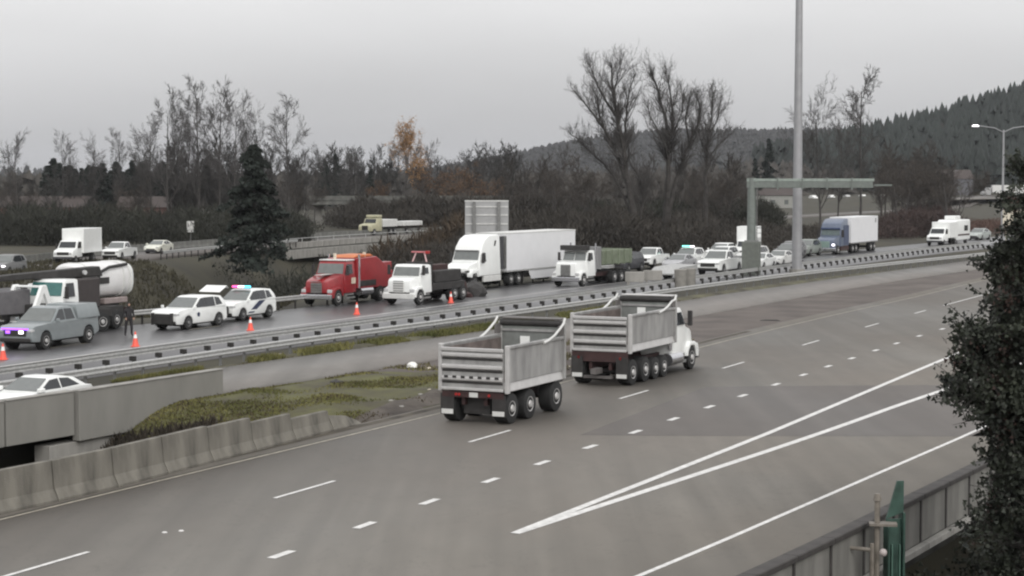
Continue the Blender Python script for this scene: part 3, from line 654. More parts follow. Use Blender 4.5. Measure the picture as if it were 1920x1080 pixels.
# --- heavy truck parts
def conv_cab(t, paint, hood=1.7, x0=0., cabz=(1.15, 2.75), roofpaint=None, grille=CHROME, hoodtop=2.0, slope=.22, glass=GLASS_L, bumper=CHROME, fender=None, mirror=None, split=False, open_hood=False, round_=.08, lamps=LENS):
    """conventional cab: front axle at x0+?; nose at x0 + hood + 1.5; back of cab at x0 - .1"""
    zc0, zc1 = cabz; xc = x0 + 1.45
    cw = lambda x, z: 1.12 - .13 * max(0, (z - 1.9) / 1.0)
    MB().prism([(x0 - .1, .75), (x0 - .1, zc1 - .05), (x0 + .1, zc1), (xc - .45, zc1), (xc - .3, zc1 - .1), (xc, hoodtop - .02), (xc, .75)], cw).build('cab', paint, t, round_, 2, True)
    nose = xc + hood
    if not open_hood:
        hwf = lambda x, z: 1.05 - .23 * (x - xc) / hood if z > 1.3 else 1.1 - .2 * (x - xc) / hood
        MB().prism([(xc + .02, 1.0), (xc + .02, hoodtop), (nose - .35, hoodtop - slope), (nose - .04, hoodtop - slope - .12), (nose, .85), (nose - .2, .8)], hwf).build('hood', paint, t, round_, 2, True)
        MB().box(nose - .02, nose + .05, -.42, .42, .82, hoodtop - slope - .2).build('grille', grille, t, .04, 1)
        for k in range(5): MB().box(nose + .052, nose + .07, -.38, .38, .92 + k * .16, .97 + k * .16).build('grille_bar', GALV_D, t)
    for s in (1, -1):
        fp = fender or paint
        xf = nose - .85
        MB().prism([(xf - .68, .62), (xf - .55, 1.02), (xf - .25, 1.22), (xf + .3, 1.2), (xf + .75, 1.02), (nose - .02, .8), (nose - .02, .52), (xf + .55, .52), (xf + .48, .8), (xf + .25, 1.03), (xf - .2, 1.05), (xf - .46, .82), (xf - .5, .62)], .2, s * 1.0).build('fender', fp, t, .04, 2, True)
        wheel(t, xf, s * 1.03, .52, .28, ALU_L)
        MB().box(nose - .12, nose + .02, s * .98 - .17, s * .98 + .17, .86, 1.08).build('headlight', lamps, t, .03, 1)
        wpts = [(xc - .12, 2.02), (xc - .42, zc1 - .2), (x0 + .35, zc1 - .2), (x0 + .35, 2.02)]
        MB().panel([(px, s * (cw(px, pz) + .004), pz) for px, pz in (wpts if s < 0 else wpts[::-1])], .012).build('side_window', GLASS, t)
        MB().box(xc - .1, xc + .02, s * 1.22, s * 1.42, 1.95, 2.6).box(xc - .06, xc - .02, s * 1.05, s * 1.3, 2.0, 2.04).build('mirror', mirror or FRAME, t, .03, 1)
        MB().box(x0 + .2, xc - .1, s * 1.0, s * 1.18, .38, .5).box(x0 + .2, xc - .1, s * .95, s * 1.1, .6, .72).build('step', GALV_D, t)
    a, b = (xc - .03, hoodtop + .04), (xc - .27, zc1 - .16)
    gls = [(-.98, .98)] if not split else [(-.98, -.03), (.03, .98)]
    for y0, y1 in gls:
        MB().panel([(a[0] + .03, y0, a[1]), (a[0] + .03, y1, a[1]), (b[0] + .03, y1 * .94, b[1]), (b[0] + .03, y0 * .94, b[1])], .012).build('windshield', glass, t)
    MB().box(nose - .08, nose + .14, -1.18, 1.18, .42, .76).build('bumper', bumper, t, .05, 2)
    return nose
def rig_frame(t, x0, x1, m=FRAME):
    for s in (1, -1): MB().box(x0, x1, s * .42 - .06, s * .42 + .06, .62, .9).build('frame_rail', m, t)
def axle(t, x, r=.52, w=.5, hw=1.2, rim=ALU_L, m=FRAME):
    for s in (1, -1): wheel(t, x, s * (hw - w / 2), r, w, rim, .5)
    MB().cyl((x, -hw + .2, r), (x, hw - .2, r), .1, .1, 8).build('axle_beam', m, t)
def mudflap(t, x, m=WHITE_D, z=(.28, 1.0), hw=.72):
    for s in (1, -1): MB().box(x - .01, x + .01, s * hw, s * (hw + .5), z[0], z[1]).build('mudflap', FRAME, t); 
    for s in (1, -1): MB().box(x - .022, x - .012, s * (hw + .02), s * (hw + .46), z[0] + .02, z[0] + .18).build('mudflap_plate', m, t)

# --- transfer dump bodies
def dump_box(t, L, zb, zt, zf, hw=1.25, ribs=3, front=True, bolts=False):
    """open box: tail at x=0, front at x=L"""
    th = .05
    for s in (1, -1):
        MB().prism([(.06, zb + .3), (.06, zt), (L * .72, zt), (L, zt + .12), (L, zb + .3)], th / 2, s * (hw - .03)).build('side_wall', ALU, t, .01, 1)
        MB().box(.0, L * .98, s * hw - .07, s * hw + .07, zt - .03, zt + .08).build('top_rail', ALU, t, .02, 1)
        MB().prism([(-.02, 0), (L, 0), (L, .34), (-.02, .34)], .05, 0).build('lower_rail', ALU_L, t, .02, 1).matrix_basis = Matrix.Translation((0, s * (hw - .02), zb - .02)) @ Matrix.Rotation(s * .28, 4, 'X')
        MB().box(-.06, .12, s * hw - .09, s * hw + .05, zb - .06, zt + .1).build('corner_post', ALU_L, t, .02, 1)
        MB().box(L - .1, L + .02, s * hw - .1, s * hw + .06, zb, zf).build('front_post', ALU, t, .02, 1)
        MB().box(L - .5, L - .02, s * hw - .06, s * hw - .0, zt + .12, zf - .08).build('front_gusset', ALU_D, t)
        # curved white tarp arm leaning back over the box
        P = [(L * .60, s * (hw + .08), zt - .02), (L * .68, s * (hw + .09), zt + .03), (L * .78, s * (hw + .1), zt + .16), (L * .88, s * (hw + .1), zt + .36), (L * .95, s * (hw + .1), zf - .02), (L * .985, s * (hw + .08), zf + .16)]
        MB().tube(P, .044, 8).build('tarp_arm', WHITE_D, t, smooth=True)
    MB().box(.02, L, -hw + .05, hw - .05, zb + .1, zb + .18).build('floor', RUSTY, t)
    for s in (1, -1): MB().box(.1, L - .06, s * (hw - .07) - .012, s * (hw - .07) + .012, zb + .2, zt - .05).build('inner_lining', RUSTY, t)
    MB().box(L - .06, L, -hw + .06, hw - .06, zb + .1, zf - .1).build('front_wall', mat('box_front_grey', (.20, .21, .20), .6, .2, var=.15), t)
    MB().box(L - .09, L - .062, .05, .42, zt - .38, zt + .02).build('white_plate', WHITE, t)
    MB().box(L - .12, L - .062, -hw + .1, hw - .1, zf - .34, zf - .26).build('cross_rib', ALU, t)
    MB().cyl((L - .05, -hw + .05, zf - .04), (L - .05, hw - .05, zf - .04), .12, .12, 10).build('tarp_roll', FRAME, t, smooth=True)
    MB().box(L - .1, L + .45, -hw + .1, hw - .1, zf + .09, zf + .15).build('tarp_cover', ALU_D if not front else ALU_L, t, .02, 1)
    # tailgate: framed sheet with pressed ribs
    MB().box(-.05, -.005, -hw + .09, hw - .09, zb, zt - .02).build('tailgate', ALU, t)
    h = (zt - zb)
    MB().box(-.12, -.052, -hw + .09, hw - .09, zt - .13, zt - .01).build('tailgate_top', ALU_L, t, .02, 1)
    MB().box(-.12, -.052, -hw + .09, hw - .09, zb, zb + .1).build('tailgate_bottom', ALU_L, t, .02, 1)
    for k in range(1, ribs + 1):
        z = zb + h * k / (ribs + .65)
        MB().prism([(-.052, z - .09), (-.14, z - .045), (-.14, z + .045), (-.052, z + .09)], hw - .12).build('tailgate_rib', ALU_L, t, .01, 1)
        MB().box(-.075, -.053, -hw + .12, hw - .12, z - .165, z - .095).build('rib_painted_shadow', FRAME, t)  # dark strip standing in for the shade under each rib
    if bolts:
        for k in range(7):
            y = -hw + .3 + k * (2 * hw - .6) / 6; MB().box(-.16, -.142, y - .07, y + .07, zb + .42, zb + .5).build('latch', FRAME, t)

hd = R(25.2)
def along(x, y, d, l=0., a=25.2): a = R(a); return (x + math.sin(a) * d - math.cos(a) * l, y + math.cos(a) * d + math.sin(a) * l)
tx, ty = along(-1.12, 62.5, -.45)
t = thing('dump_trailer', 'grey three axle dump trailer with open box, towed behind the dump truck', 'dump trailer', (tx, ty, 0), HF(25.2))
dump_box(t, 4.75, 1.12, 2.58, 3.12, bolts=True, front=False)
rig_frame(t, .1, 5.2, MAROON)
for x in (.55, 2.0): axle(t, x)
axle(t, 4.25, r=.55)
mudflap(t, -.02)
MB().box(-.04, .04, -1.15, 1.15, .88, 1.08).build('rear_crossmember', MAROON, t)
MB().box(-.06, -.045, -.2, .12, .90, 1.06).build('licence_plate', WHITE_D, t)
for y in (-.62, .5, .62): MB().cyl((-.07, y, .98), (-.042, y, .98), .05, .05, 8).build('tail_light', REDLENS, t)
MB().box(5.1, 7.4, -.06, .06, .72, .86).build('drawbar', FRAME, t)
MB().box(.3, .8, -.5, .5, .3, .85).build('under_gear', FRAME, t)
tx, ty = along(3.75, 74.3, -.5)
t = thing('dump_truck', 'white cabbed dump truck with silver ribbed box, passing on the near road', 'dump truck', (tx, ty, 0), HF(25.2))
dump_box(t, 5.2, 1.36, 2.78, 3.2)
rig_frame(t, .0, 8.2, MAROON)
for x in (.55, 1.95): axle(t, x)
for x in (3.1, 4.1): axle(t, x, r=.46, w=.3)
mudflap(t, -.1, z=(.3, 1.15))
MB().box(-.08, 0, -1.2, 1.2, .95, 1.4).build('rear_crossmember', MAROON, t)
for y in (-.9, .9): MB().cyl((-.11, y, 1.1), (-.082, y, 1.1), .06, .06, 8).build('tail_light', REDLENS, t)
MB().box(-.75, -.05, -.12, .12, .5, .72).box(-.3, -.1, -.6, .6, .3, .4).build('hitch', ALU_D, t)
conv_cab(t, WHITE, hood=1.5, x0=5.5, hoodtop=1.95)
MB().cyl((5.35, -1.0, 1.0), (5.35, -1.0, 3.3), .08, .08, 8).build('exhaust_stack', CHROME, t)
for s in (1, -1): MB().cyl((4.9, s * 1.0, .62), (6.3, s * 1.0, .62), .28, .28, 12).build('fuel_tank', CHROME, t, smooth=True)

# --- white semi tractor with missing bumper, hitched up on the tow truck
sx, sy = along(-4.1, 136.2, 0, 0, 27)
t = thing('white_semi_truck', 'white high roofed semi tractor with torn off bumper, front lifted behind the tow truck', 'semi truck', (*along(sx, sy, 6.4, 1.1, 27), 0), HZ(27))
MB().prism([(-.6, .95), (-.6, 4.0), (-.2, 4.08), (1.2, 4.02), (1.9, 3.75), (2.45, 3.2), (2.62, 2.75), (2.95, 2.12), (2.95, .95)], lambda x, z: 1.2 - .12 * max(0, (z - 2.4) / 1.6)).build('cab', WHITE, t, .12, 3, True)
MB().prism([(2.97, 1.2), (2.97, 2.1), (4.1, 1.85), (4.42, 1.62), (4.42, 1.3), (3.9, 1.1)], lambda x, z: 1.08 - .12 * (x - 3)).build('hood', WHITE, t, .1, 3, True)
for s in (1, -1):
    MB().prism([(2.9, .95), (3.05, 1.5), (4.0, 1.5), (4.38, 1.25), (4.38, .98), (4.1, .9), (3.95, 1.2), (3.4, 1.25), (3.2, .95)], .16, s * 1.05).build('fender', WHITE, t, .04, 2, True)
    MB().box(4.2, 4.42, s * .85 - .18, s * .85 + .18, 1.32, 1.46).build('headlight', FRAME, t, .03, 1)
    wheel(t, 3.55, s * 1.0, .52, .28, GREY)
    q = [(2.62, 2.05), (2.42, 2.72), (2.0, 2.72), (1.9, 2.05)]
    MB().panel([(px, s * (1.206), pz) for px, pz in (q if s < 0 else q[::-1])], .012).build('side_window', GLASS, t)
    MB().box(2.55, 2.8, s * 1.3, s * 1.48, 1.95, 2.75).build('mirror', FRAME, t, .05, 1)
    MB().prism([(-.6, .5), (-.6, .95), (2.2, .95), (2.2, .5)], .1, s * 1.1).build('side_skirt', WHITE_D, t, .03, 1)
    q = [(.3, 3.2), (.12, 3.6), (.32, 3.6), (.46, 3.2)]
    MB().panel([(px, s * 1.165, pz) for px, pz in (q if s < 0 else q[::-1])], .03).build('sleeper_vent', FRAME, t)
    MB().box(-1.1, -.62, s * 1.0, s * 1.16, 1.4, 3.9).build('cab_extender', DGREY, t, .02, 1)
MB().panel([(2.93, -1.05, 2.2), (2.93, 1.05, 2.2), (2.66, 1.02, 2.82), (2.66, -1.02, 2.82)], .02).build('windshield', GLASS_L, t)
MB().box(2.68, 2.74, -1.02, 1.02, 2.84, 2.92).build('visor', FRAME, t)
MB().box(3.2, 4.6, -.4, .4, .55, .95).box(4.3, 4.75, -.8, .8, .45, .7).build('bare_front_frame', FRAME, t)
MB().cyl((4.4, -.5, 1.0), (4.7, .2, .7), .2, .12, 8).build('crumpled_radiator', ALU_D, t)
rig_frame(t, -3.6, 4.2)
for x in (-2.3, -3.6): axle(t, x)
t2 = thing('box_trailer', 'long white box trailer with side skirt behind the damaged white semi', 'box trailer', tuple(t.location), HZ(27.6))
MB().box(-13.6, -1.45, -1.29, 1.29, 1.15, 4.1).build('box_body', WHITE_G, t2, .03, 1)
MB().box(-13.62, -1.43, -1.31, 1.31, 4.05, 4.13).build('top_rail', WHITE_D, t2)
MB().box(-13.62, -1.43, -1.31, 1.31, 1.1, 1.22).build('bottom_rail', GALV, t2)
for s in (1, -1): MB().box(-1.44, -1.36, s * 1.06 - .16, s * 1.06 + .16, 1.4, 3.9).build('front_corner_trim', GALV_D, t2)
MB().box(-1.43, -.95, -.75, .75, 2.3, 3.8).build('refrigeration_unit', DGREY, t2, .05, 1)
for s in (1, -1): MB().prism([(-5.1, 1.1), (-5.6, .4), (-9.9, .4), (-10.1, 1.1)], .02, s * 1.24).build('side_skirt', WHITE_G, t2)
for x in (-11.2, -12.5): axle(t2, x)
for s in (1, -1): MB().box(-5.0, -4.85, s * .8 - .06, s * .8 + .06, .2, 1.1).build('landing_leg', FRAME, t2)

# --- white tow truck
t = thing('white_tow_truck', 'white tow truck with pink red boom lights over its cab, towing the semi', 'tow truck', (*along(-6.35, 121.4, 3.2, .9, 25), 0), HZ(27))
conv_cab(t, WHITE, hood=.95, x0=1.2, cabz=(1.15, 2.62), hoodtop=1.85, slope=.1, grille=WHITE_D, bumper=WHITE_D, round_=.14)
MB().box(-3.4, 1.0, -1.15, 1.15, .85, 1.35).build('bed', FRAME, t, .04, 1)
for s in (1, -1): MB().box(-2.9, .7, s * .8 - .35, s * .8 + .35, 1.36, 2.15).build('tool_box', FRAME, t, .05, 1)
MB().box(-2.6, -.6, -.3, .3, 2.0, 2.5).build('winch', MAROON, t, .05, 1)
MB().box(-3.2, .8, -.3, .3, 1.36, 1.9).box(-4.3, -1.2, -.18, .18, 1.5, 1.85).build('boom', DGREY, t, .04, 1)
MB().prism([(-4.9, .5), (-4.6, 1.2), (-3.6, 1.4), (-3.4, .7)], .6).build('underlift', MAROON, t, .05, 1)
MB().box(.75, .95, -.95, .95, 1.35, 2.75).build('headache_rack', FRAME, t, .02, 1)
for y in (-.4, .4): MB().cyl((.85, y * 1.4, 2.7), (.75, y * .8, 3.35), .05, .05, 6).build('rack_light_stem', mat('pink_white', (.6, .4, .4), .4), t)
MB().box(.65, .85, -.65, .45, 3.35, 3.45).build('rack_light_bar', mat('pink_red_paint', (.5, .16, .17), .4), t, .02, 1)
MB().box(.62, .88, .46, .7, 3.3, 3.48).build('beacon', REDLENS, t, .02, 1)
for x in (-1.9, -3.1): axle(t, x)
rig_frame(t, -3.4, 3.0)

# --- red heavy wrecker
t = thing('red_wrecker', 'red heavy wrecker with orange topped boom body beside the white tow truck', 'tow truck', (*along(-11.5, 121.3, 3.0, .9, 25), 0), HZ(25))
conv_cab(t, RED, hood=1.75, x0=.9, cabz=(1.2, 2.85), hoodtop=2.0, slope=.3, grille=ALU_D, bumper=CHROME, round_=.1)
MB().box(.9, 2.0, -1.05, 1.05, 2.86, 2.95).build('roof_cap', WHITE_D, t, .03, 1)
MB().box(1.05, 3.9, -.28, .28, 2.0, 2.02).build('hood_stripe', WHITE_D, t)
for x, y in ((1.7, .0), (-1.0, .7)): MB().cyl((x, y, 2.9), (x, y, 3.35), .09, .12, 8).build('beacon', mat('beacon_cream', (.7, .62, .5), .4), t)
MB().prism([(.7, 1.0), (.7, 3.0), (-1.9, 3.05), (-4.2, 2.0), (-4.4, .9)], 1.15).build('wrecker_body', RED, t, .05, 2)
MB().prism([(.6, 3.02), (.2, 3.2), (-1.7, 3.22), (-2.1, 3.06)], .8).build('boom_top', ORANGE, t, .03, 1)
MB().box(-5.6, -1.5, -.3, .3, 2.1, 2.55).build('boom', RED, t, .04, 1)
MB().cyl((-5.4, 0, 2.3), (-5.4, 0, 1.5), .14, .1, 8).build('winch_block', mat('pink_white', (.6, .4, .4), .4), t)
for s in (1, -1):
    MB().cyl((.5, s * 1.16, 1.0), (.5, s * 1.16, 3.25), .08, .08, 8).build('exhaust_stack', CHROME, t)
    MB().cyl((-1.3, s * 1.0, .75), (.3, s * 1.0, .75), .28, .28, 12).build('fuel_tank', CHROME, t, smooth=True)
    MB().box(.95, 1.5, s * 1.13, s * 1.15, 1.35, 1.75).build('door_emblem', mat('cream_paint', (.6, .5, .4), .5), t)
for s in (1, -1): MB().box(-1.8, .5, s * 1.16 - .03, s * 1.16 + .03, 1.1, 1.5).build('tool_locker', FRAME, t, .02, 1)
for x in (-2.4, -3.7): axle(t, x)
rig_frame(t, -4.2, 3.4)

# --- old white conventional with dump body and trailer
t = thing('white_dump_truck', 'white square nosed truck with black visor and pale green load body', 'dump truck', (*along(5.2, 142.6, 3.6, .8, 27), 0), HZ(28))
conv_cab(t, WHITE, hood=1.5, x0=1.3, cabz=(1.2, 2.75), hoodtop=1.95, slope=.05, grille=GALV_D, bumper=CHROME, split=True, round_=.04)
MB().box(2.3, 2.9, -1.15, 1.15, 2.76, 3.15).build('bulkhead_visor', FRAME, t, .02, 1)
for s in (1, -1): MB().cyl((1.15, s * 1.1, 1.0), (1.15, s * 1.1, 3.3), .07, .07, 8).build('exhaust_stack', CHROME, t)
MB().box(.3, 1.1, -1.2, 1.2, 1.3, 3.0).build('bulkhead', GREY, t, .03, 1)
PGREEN = mat('pale_green_paint_box', (.15, .175, .12), .6, var=.2, scale=2)
MB().box(-5.5, .2, -1.22, 1.22, 1.55, 2.65).build('load_body', PGREEN, t, .03, 1)
for k in range(5): MB().box(-5.2 + k * 1.15, -5.05 + k * 1.15, -1.27, 1.27, 1.5, 2.68).build('body_rib', PGREEN, t)
rig_frame(t, -5.2, 3.6, MAROON)
for x in (-2.2, -3.5, -4.8): axle(t, x)
t = thing('flatbed_trailer', 'low grey flatbed trailer between the green load body and the parked white cars', 'flatbed trailer', (13.4, 153.6, 0), HZ(27))
MB().prism([(-2.6, .75), (-2.6, 1.15), (1.4, 1.05), (2.6, .6), (2.6, .45), (1.0, .75)], 1.15).build('deck', GALV, t, .03, 1)
for x in (-1.6, -.7): axle(t, x, r=.42, w=.3, hw=1.1)
for i, (x, y) in enumerate([(9.6, 144.6), (11.2, 147.0)]):
    o = mobj('concrete_block', MB().prism([(-.75, .25), (-.75, 1.05), (.75, 1.05), (.75, .25)], .3).box(-.6, -.4, -.3, .3, 0, .25).box(.4, .6, -.3, .3, 0, .25).mesh('concrete_block', CONC, .03, 1), None, (x, y, 0), (0, 0, R(-5)))
    tag(o, ['pale concrete block with dark feet by the median rail, the one nearer the dump truck', 'pale concrete block by the median rail in front of the flatbed trailer'][i], 'concrete block')
for i, (x, y) in enumerate([(12.9, 141.5), (13.75, 143.1)]):
    o = mobj('crash_barrel', MB().cyl((0, 0, 0), (0, 0, 1.3), .44, .48, 14).cyl((0, 0, 1.3), (0, 0, 1.4), .5, .46, 14).mesh('crash_barrel', mat('barrel_grey', (.22, .21, .19), .7), .02, 1, True), None, (x, y, 0))
    tag(o, ['grey crash barrel behind the median rail, left one of two', 'grey crash barrel behind the median rail, right one of two'][i], 'crash barrel')

# --- parked white vehicles further up
car('pickup', 'white_pickup', WHITE, 'white pickup at the left end of the row of parked white vehicles', 'pickup truck', 13.2, 175.0, HZ(24), rim=GREY)
t = car('suv', 'police_suv', WHITE, 'white police SUV with a bright teal roof light in the parked row', 'police car', 16.9, 177.0, HZ(24), rim=GREY)
lightbar(t, .1, 1.8, .6, (LAMP_W, LAMP_T, LAMP_T))
t = car('pickup', 'white_pickup', WHITE, 'white crew cab truck, foremost and tallest in the parked row by the barrels', 'pickup truck', 18.3, 162.6, HZ(26), rim=GREY, sc=1.12)
car('suv', 'white_suv', WHITE, 'white SUV just behind the tall crew cab truck, only its roof and windows showing', 'SUV', 20.6, 181.0, HZ(27), rim=GREY)
car('suv', 'silver_suv', WHITE_D, 'dull white SUV right of the crew cab truck, before the white box truck', 'SUV', 23.7, 182.0, HZ(27), rim=GREY)
car('sedan', 'white_sedan', WHITE_D, 'low white sedan close to the median rail, beside the gantry post', 'car', 21.0, 167.5, HZ(27), rim=GREY)
car('suv', 'grey_suv', GREY, 'grey SUV between gantry post and mast', 'SUV', 29.6, 196.0, HZ(28), rim=GREY)
car('suv', 'grey_green_suv', mat('grey_green_paint', (.22, .24, .22), .4), 'grey green SUV between the mast and the blue semi', 'SUV', 32.2, 202.0, HZ(28), rim=GREY)
car('sedan', 'white_sedan', WHITE, 'white sedan half hidden behind the gantry base', 'car', 23.2, 173.0, HZ(27), rim=GREY)
car('suv', 'grey_van', mat('mid_grey_paint', (.13, .13, .135), .4), 'mid grey van in the queue just left of the mast', 'van', 28.2, 189.0, HZ(28), rim=GREY)
car('suv', 'dark_suv', DGREY, 'dark SUV between the green load body and the first white pickup', 'SUV', 10.2, 166.5, HZ(26), rim=GREY)
car('sedan', 'white_sedan', WHITE_D, 'white sedan behind the dull white SUV near the box truck', 'car', 25.9, 179.0, HZ(27), rim=GREY)
car('suv', 'white_suv', WHITE, 'white SUV far back in the queue, left of the white box truck', 'SUV', 21.6, 190.5, HZ(27), rim=GREY)
car('sedan', 'silver_sedan', mat('silver_paint', (.4, .4, .41), .35), 'silver sedan squeezed between police SUV and crew cab truck', 'car', 15.4, 170.0, HZ(26), rim=GREY)
def box_truck(x, y, rz, label, L=4.2, h=3.35, paint=WHITE, group=None, sc=1.):
    t = thing('box_truck', label, 'box truck', (x, y, 0), rz, group); t.scale = (sc,) * 3
    MB().box(-L - .3, .1, -1.15, 1.15, .95, h).build('cargo_box', paint, t, .04, 1)
    MB().prism([(.12, .6), (.12, 2.2), (.9, 2.25), (1.15, 2.15), (1.6, 1.5), (2.5, 1.3), (2.68, 1.05), (2.68, .6)], lambda a, b: 1.0 - .1 * (b > 1.8)).build('cab', paint, t, .08, 2, True)
    MB().panel([(1.6, -.85, 1.55), (1.6, .85, 1.55), (1.22, .8, 2.12), (1.22, -.8, 2.12)], .02).build('windshield', GLASS, t)
    MB().box(2.66, 2.72, -.6, .6, .85, 1.15).build('grille', FRAME, t, .02, 1)
    MB().box(2.6, 2.78, -1.0, 1.0, .48, .7).build('bumper', DGREY, t, .03, 1)
    for s in (1, -1):
        q = [(1.35, 1.5), (1.05, 2.1), (.4, 2.1), (.4, 1.5)]
        MB().panel([(px, s * .985, pz) for px, pz in (q if s < 0 else q[::-1])], .014).build('side_window', GLASS, t)
        MB().box(2.6, 2.72, s * .75 - .15, s * .75 + .15, .88, 1.12).build('headlight', LENS, t, .02, 1)
        MB().box(1.3, 1.45, s * 1.12, s * 1.28, 1.5, 1.95).build('mirror', FRAME, t, .02, 1)
        wheel(t, 1.85, s * .9, .4, .26, GREY); wheel(t, -2.6, s * .9, .4, .4, GREY)
    MB().box(-L, 1.8, -.4, .4, .5, .9).build('chassis', FRAME, t)
    return t
t = box_truck(24.2, 190.5, HZ(15), 'white box truck rising above the parked cars next to the gantry post', L=3, h=3.75, sc=.92)
MB().box(.2, .35, 1.16, 1.6, 2.5, 2.95).box(.2, .35, 1.16, 1.6, 3.05, 3.5).build('mirror_board', WHITE, t, .03, 1)
# blue semi and its trailer
t = thing('blue_semi_truck', 'blue semi tractor pulling a pale trailer, right of the tall mast', 'semi truck', (36.4, 207.4, 0), HZ(27))
MB().prism([(-.6, .9), (-.6, 3.85), (-.2, 3.95), (1.0, 3.85), (1.9, 3.4), (2.2, 2.75), (2.35, 2.1), (2.35, .9)], lambda x, z: 1.2 - .1 * max(0, (z - 2.4) / 1.6)).build('cab', BLUE_L, t, .1, 2, True)
MB().prism([(2.37, .7), (2.37, 2.05), (3.9, 1.8), (4.2, 1.6), (4.25, .7)], lambda x, z: 1.1 - .08 * (x - 2.4)).build('hood', BLUE_L, t, .1, 2, True)
MB().panel([(2.36, -1.05, 2.12), (2.36, 1.05, 2.12), (2.22, 1.0, 2.75), (2.22, -1.0, 2.75)], .02).build('windshield', mat('blue_grey_glass', (.10, .13, .13), .15), t)
MB().box(2.2, 2.45, -1.1, 1.1, 2.76, 2.95).build('visor', BLUE, t, .02, 1)
MB().box(4.24, 4.3, -.5, .5, .8, 1.5).build('grille', mat('teal_grille', (.25, .34, .31), .4, .3), t, .03, 1)
MB().box(4.1, 4.35, -1.2, 1.2, .4, .75).build('bumper', CHROME, t, .04, 1)
for s in (1, -1):
    MB().box(4.05, 4.32, s * .9 - .13, s * .9 + .13, 1.0, 1.2).build('headlight', LAMP_W, t, .03, 1)
    MB().box(-.6, 1.2, s * 1.19, s * 1.225, 1.0, 3.2).build('sleeper_side', BLUE, t)
    q = [(2.1, 2.05), (2.0, 2.7), (1.4, 2.7), (1.4, 2.05)]
    MB().panel([(px, s * 1.205, pz) for px, pz in (q if s < 0 else q[::-1])], .03).build('side_window', GLASS, t)
    MB().box(2.2, 2.4, s * 1.3, s * 1.5, 1.9, 2.7).build('mirror', FRAME, t, .03, 1)
    wheel(t, 3.2, s * 1.02, .52, .28)
    MB().prism([(-.6, .45), (-.6, .88), (2.3, .88), (2.3, .45)], .1, s * 1.1).build('side_skirt', MAROON, t)
rig_frame(t, -3.5, 4.0)
for x in (-2.2, -3.5): axle(t, x)
t2 = thing('box_trailer', 'off white box trailer with a small dark mark, behind the blue semi tractor', 'box trailer', (36.4, 207.4, 0), HZ(27.6))
MB().box(-11.6, -1.3, -1.28, 1.28, 1.15, 4.05).build('box_body', WHITE_G, t2, .03, 1)
MB().panel([(-10.9, 1.285, 3.3), (-10.4, 1.285, 3.3), (-10.5, 1.285, 3.8), (-10.95, 1.285, 3.8)], .004).build('side_mark', GREY, t2)
MB().box(-11.62, -1.28, -1.3, 1.3, 1.05, 1.18).build('bottom_rail', GALV_D, t2)
for x in (-9.2, -10.5): axle(t2, x)
# motorhome with a smaller truck, sedan
t = thing('motorhome', 'white motorhome with roof pod at the far end of the westbound queue', 'motorhome', (56.2, 237.5, 0), HZ(30))
MB().prism([(-5, .5), (-5, 3.0), (-4.7, 3.15), (1.2, 3.15), (1.75, 2.9), (1.9, 2.2), (2.1, .5)], 1.2).build('body', WHITE, t, .2, 3, True)
MB().panel([(1.98, -1.0, 1.5), (1.98, 1.0, 1.5), (1.86, .95, 2.4), (1.86, -.95, 2.4)], .03).build('windshield', GLASS, t)
MB().box(-2.2, .2, -.7, .7, 3.16, 3.65).build('roof_pod', WHITE, t, .08, 1)
MB().box(2.0, 2.12, -.7, .7, .8, 1.2).build('grille', FRAME, t)
MB().box(-4.6, 1.6, 1.201, 1.22, 1.1, 1.3).build('side_stripe', MAROON, t)
for s in (1, -1):
    MB().box(2.0, 2.14, s * .9 - .15, s * .9 + .15, .85, 1.1).build('headlight', LENS, t)
    MB().box(-3.8, -2.2, s * 1.2 - .02, s * 1.2 + .02, 1.7, 2.4).build('side_window', GLASS, t)
    for x in (.9, -3.4): wheel(t, x, s * 1.02, .42, .3, GREY)
box_truck(54.0, 233.0, HZ(30), 'small white box truck directly in front of the motorhome', L=3.2, h=2.95)
car('sedan', 'grey_sedan', mat('pale_grey_paint', (.4, .43, .41), .35), 'pale grey sedan, last car of the queue by the foreground tree', 'car', 64.6, 256.0, HZ(32), rim=GREY, sc=1.1)

# --- vehicles on the ramp
box_truck(-43.7, 184.3, HZ(9), 'white box truck driving on the ramp above the tank truck', L=4.4, h=3.4)
car('pickup', 'white_pickup', WHITE, 'white pickup right behind the box truck on the ramp', 'pickup truck', -40.6, 191.5, HZ(9), rim=GREY)
car('sedan', 'pale_sedan', mat('cream_white_paint', (.66, .66, .58), .35), 'cream white sedan alone on the ramp beside the guardrail', 'car', -40.0, 209.5, HZ(12), rim=GREY)
t = car('suv', 'grey_suv', GREY, 'grey SUV with bright headlights behind the black boom at the far left', 'SUV', -43.9, 160.5, HZ(8), rim=GREY, lit=True)
t = thing('cream_truck', 'cream white dump truck crossing the ramp bridge below the orange tree', 'dump truck', (-20.5, 278.5, 0), HZ(26))
CREAM = mat('cream_yellow_paint', (.44, .42, .29), .45)
MB().prism([(0, .6), (0, 2.55), (1.3, 2.5), (1.7, 1.75), (3.0, 1.6), (3.2, 1.3), (3.2, .6)], 1.1).build('cab', CREAM, t, .08, 2, True)
MB().panel([(1.68, -.95, 1.8), (1.68, .95, 1.8), (1.36, .9, 2.4), (1.36, -.9, 2.4)], .03).build('windshield', GLASS, t)
MB().box(-.2, 1.2, -1.0, 1.0, 2.6, 3.0).build('roof_visor', CREAM, t, .08, 1)
MB().box(3.2, 3.26, -.5, .5, .8, 1.45).build('grille', FRAME, t)
MB().box(-4.6, -.3, -1.15, 1.15, 1.2, 2.3).build('load_body', WHITE_D, t, .04, 1)
MB().box(-5, 3, -.4, .4, .5, 1.1).build('chassis', FRAME, t)
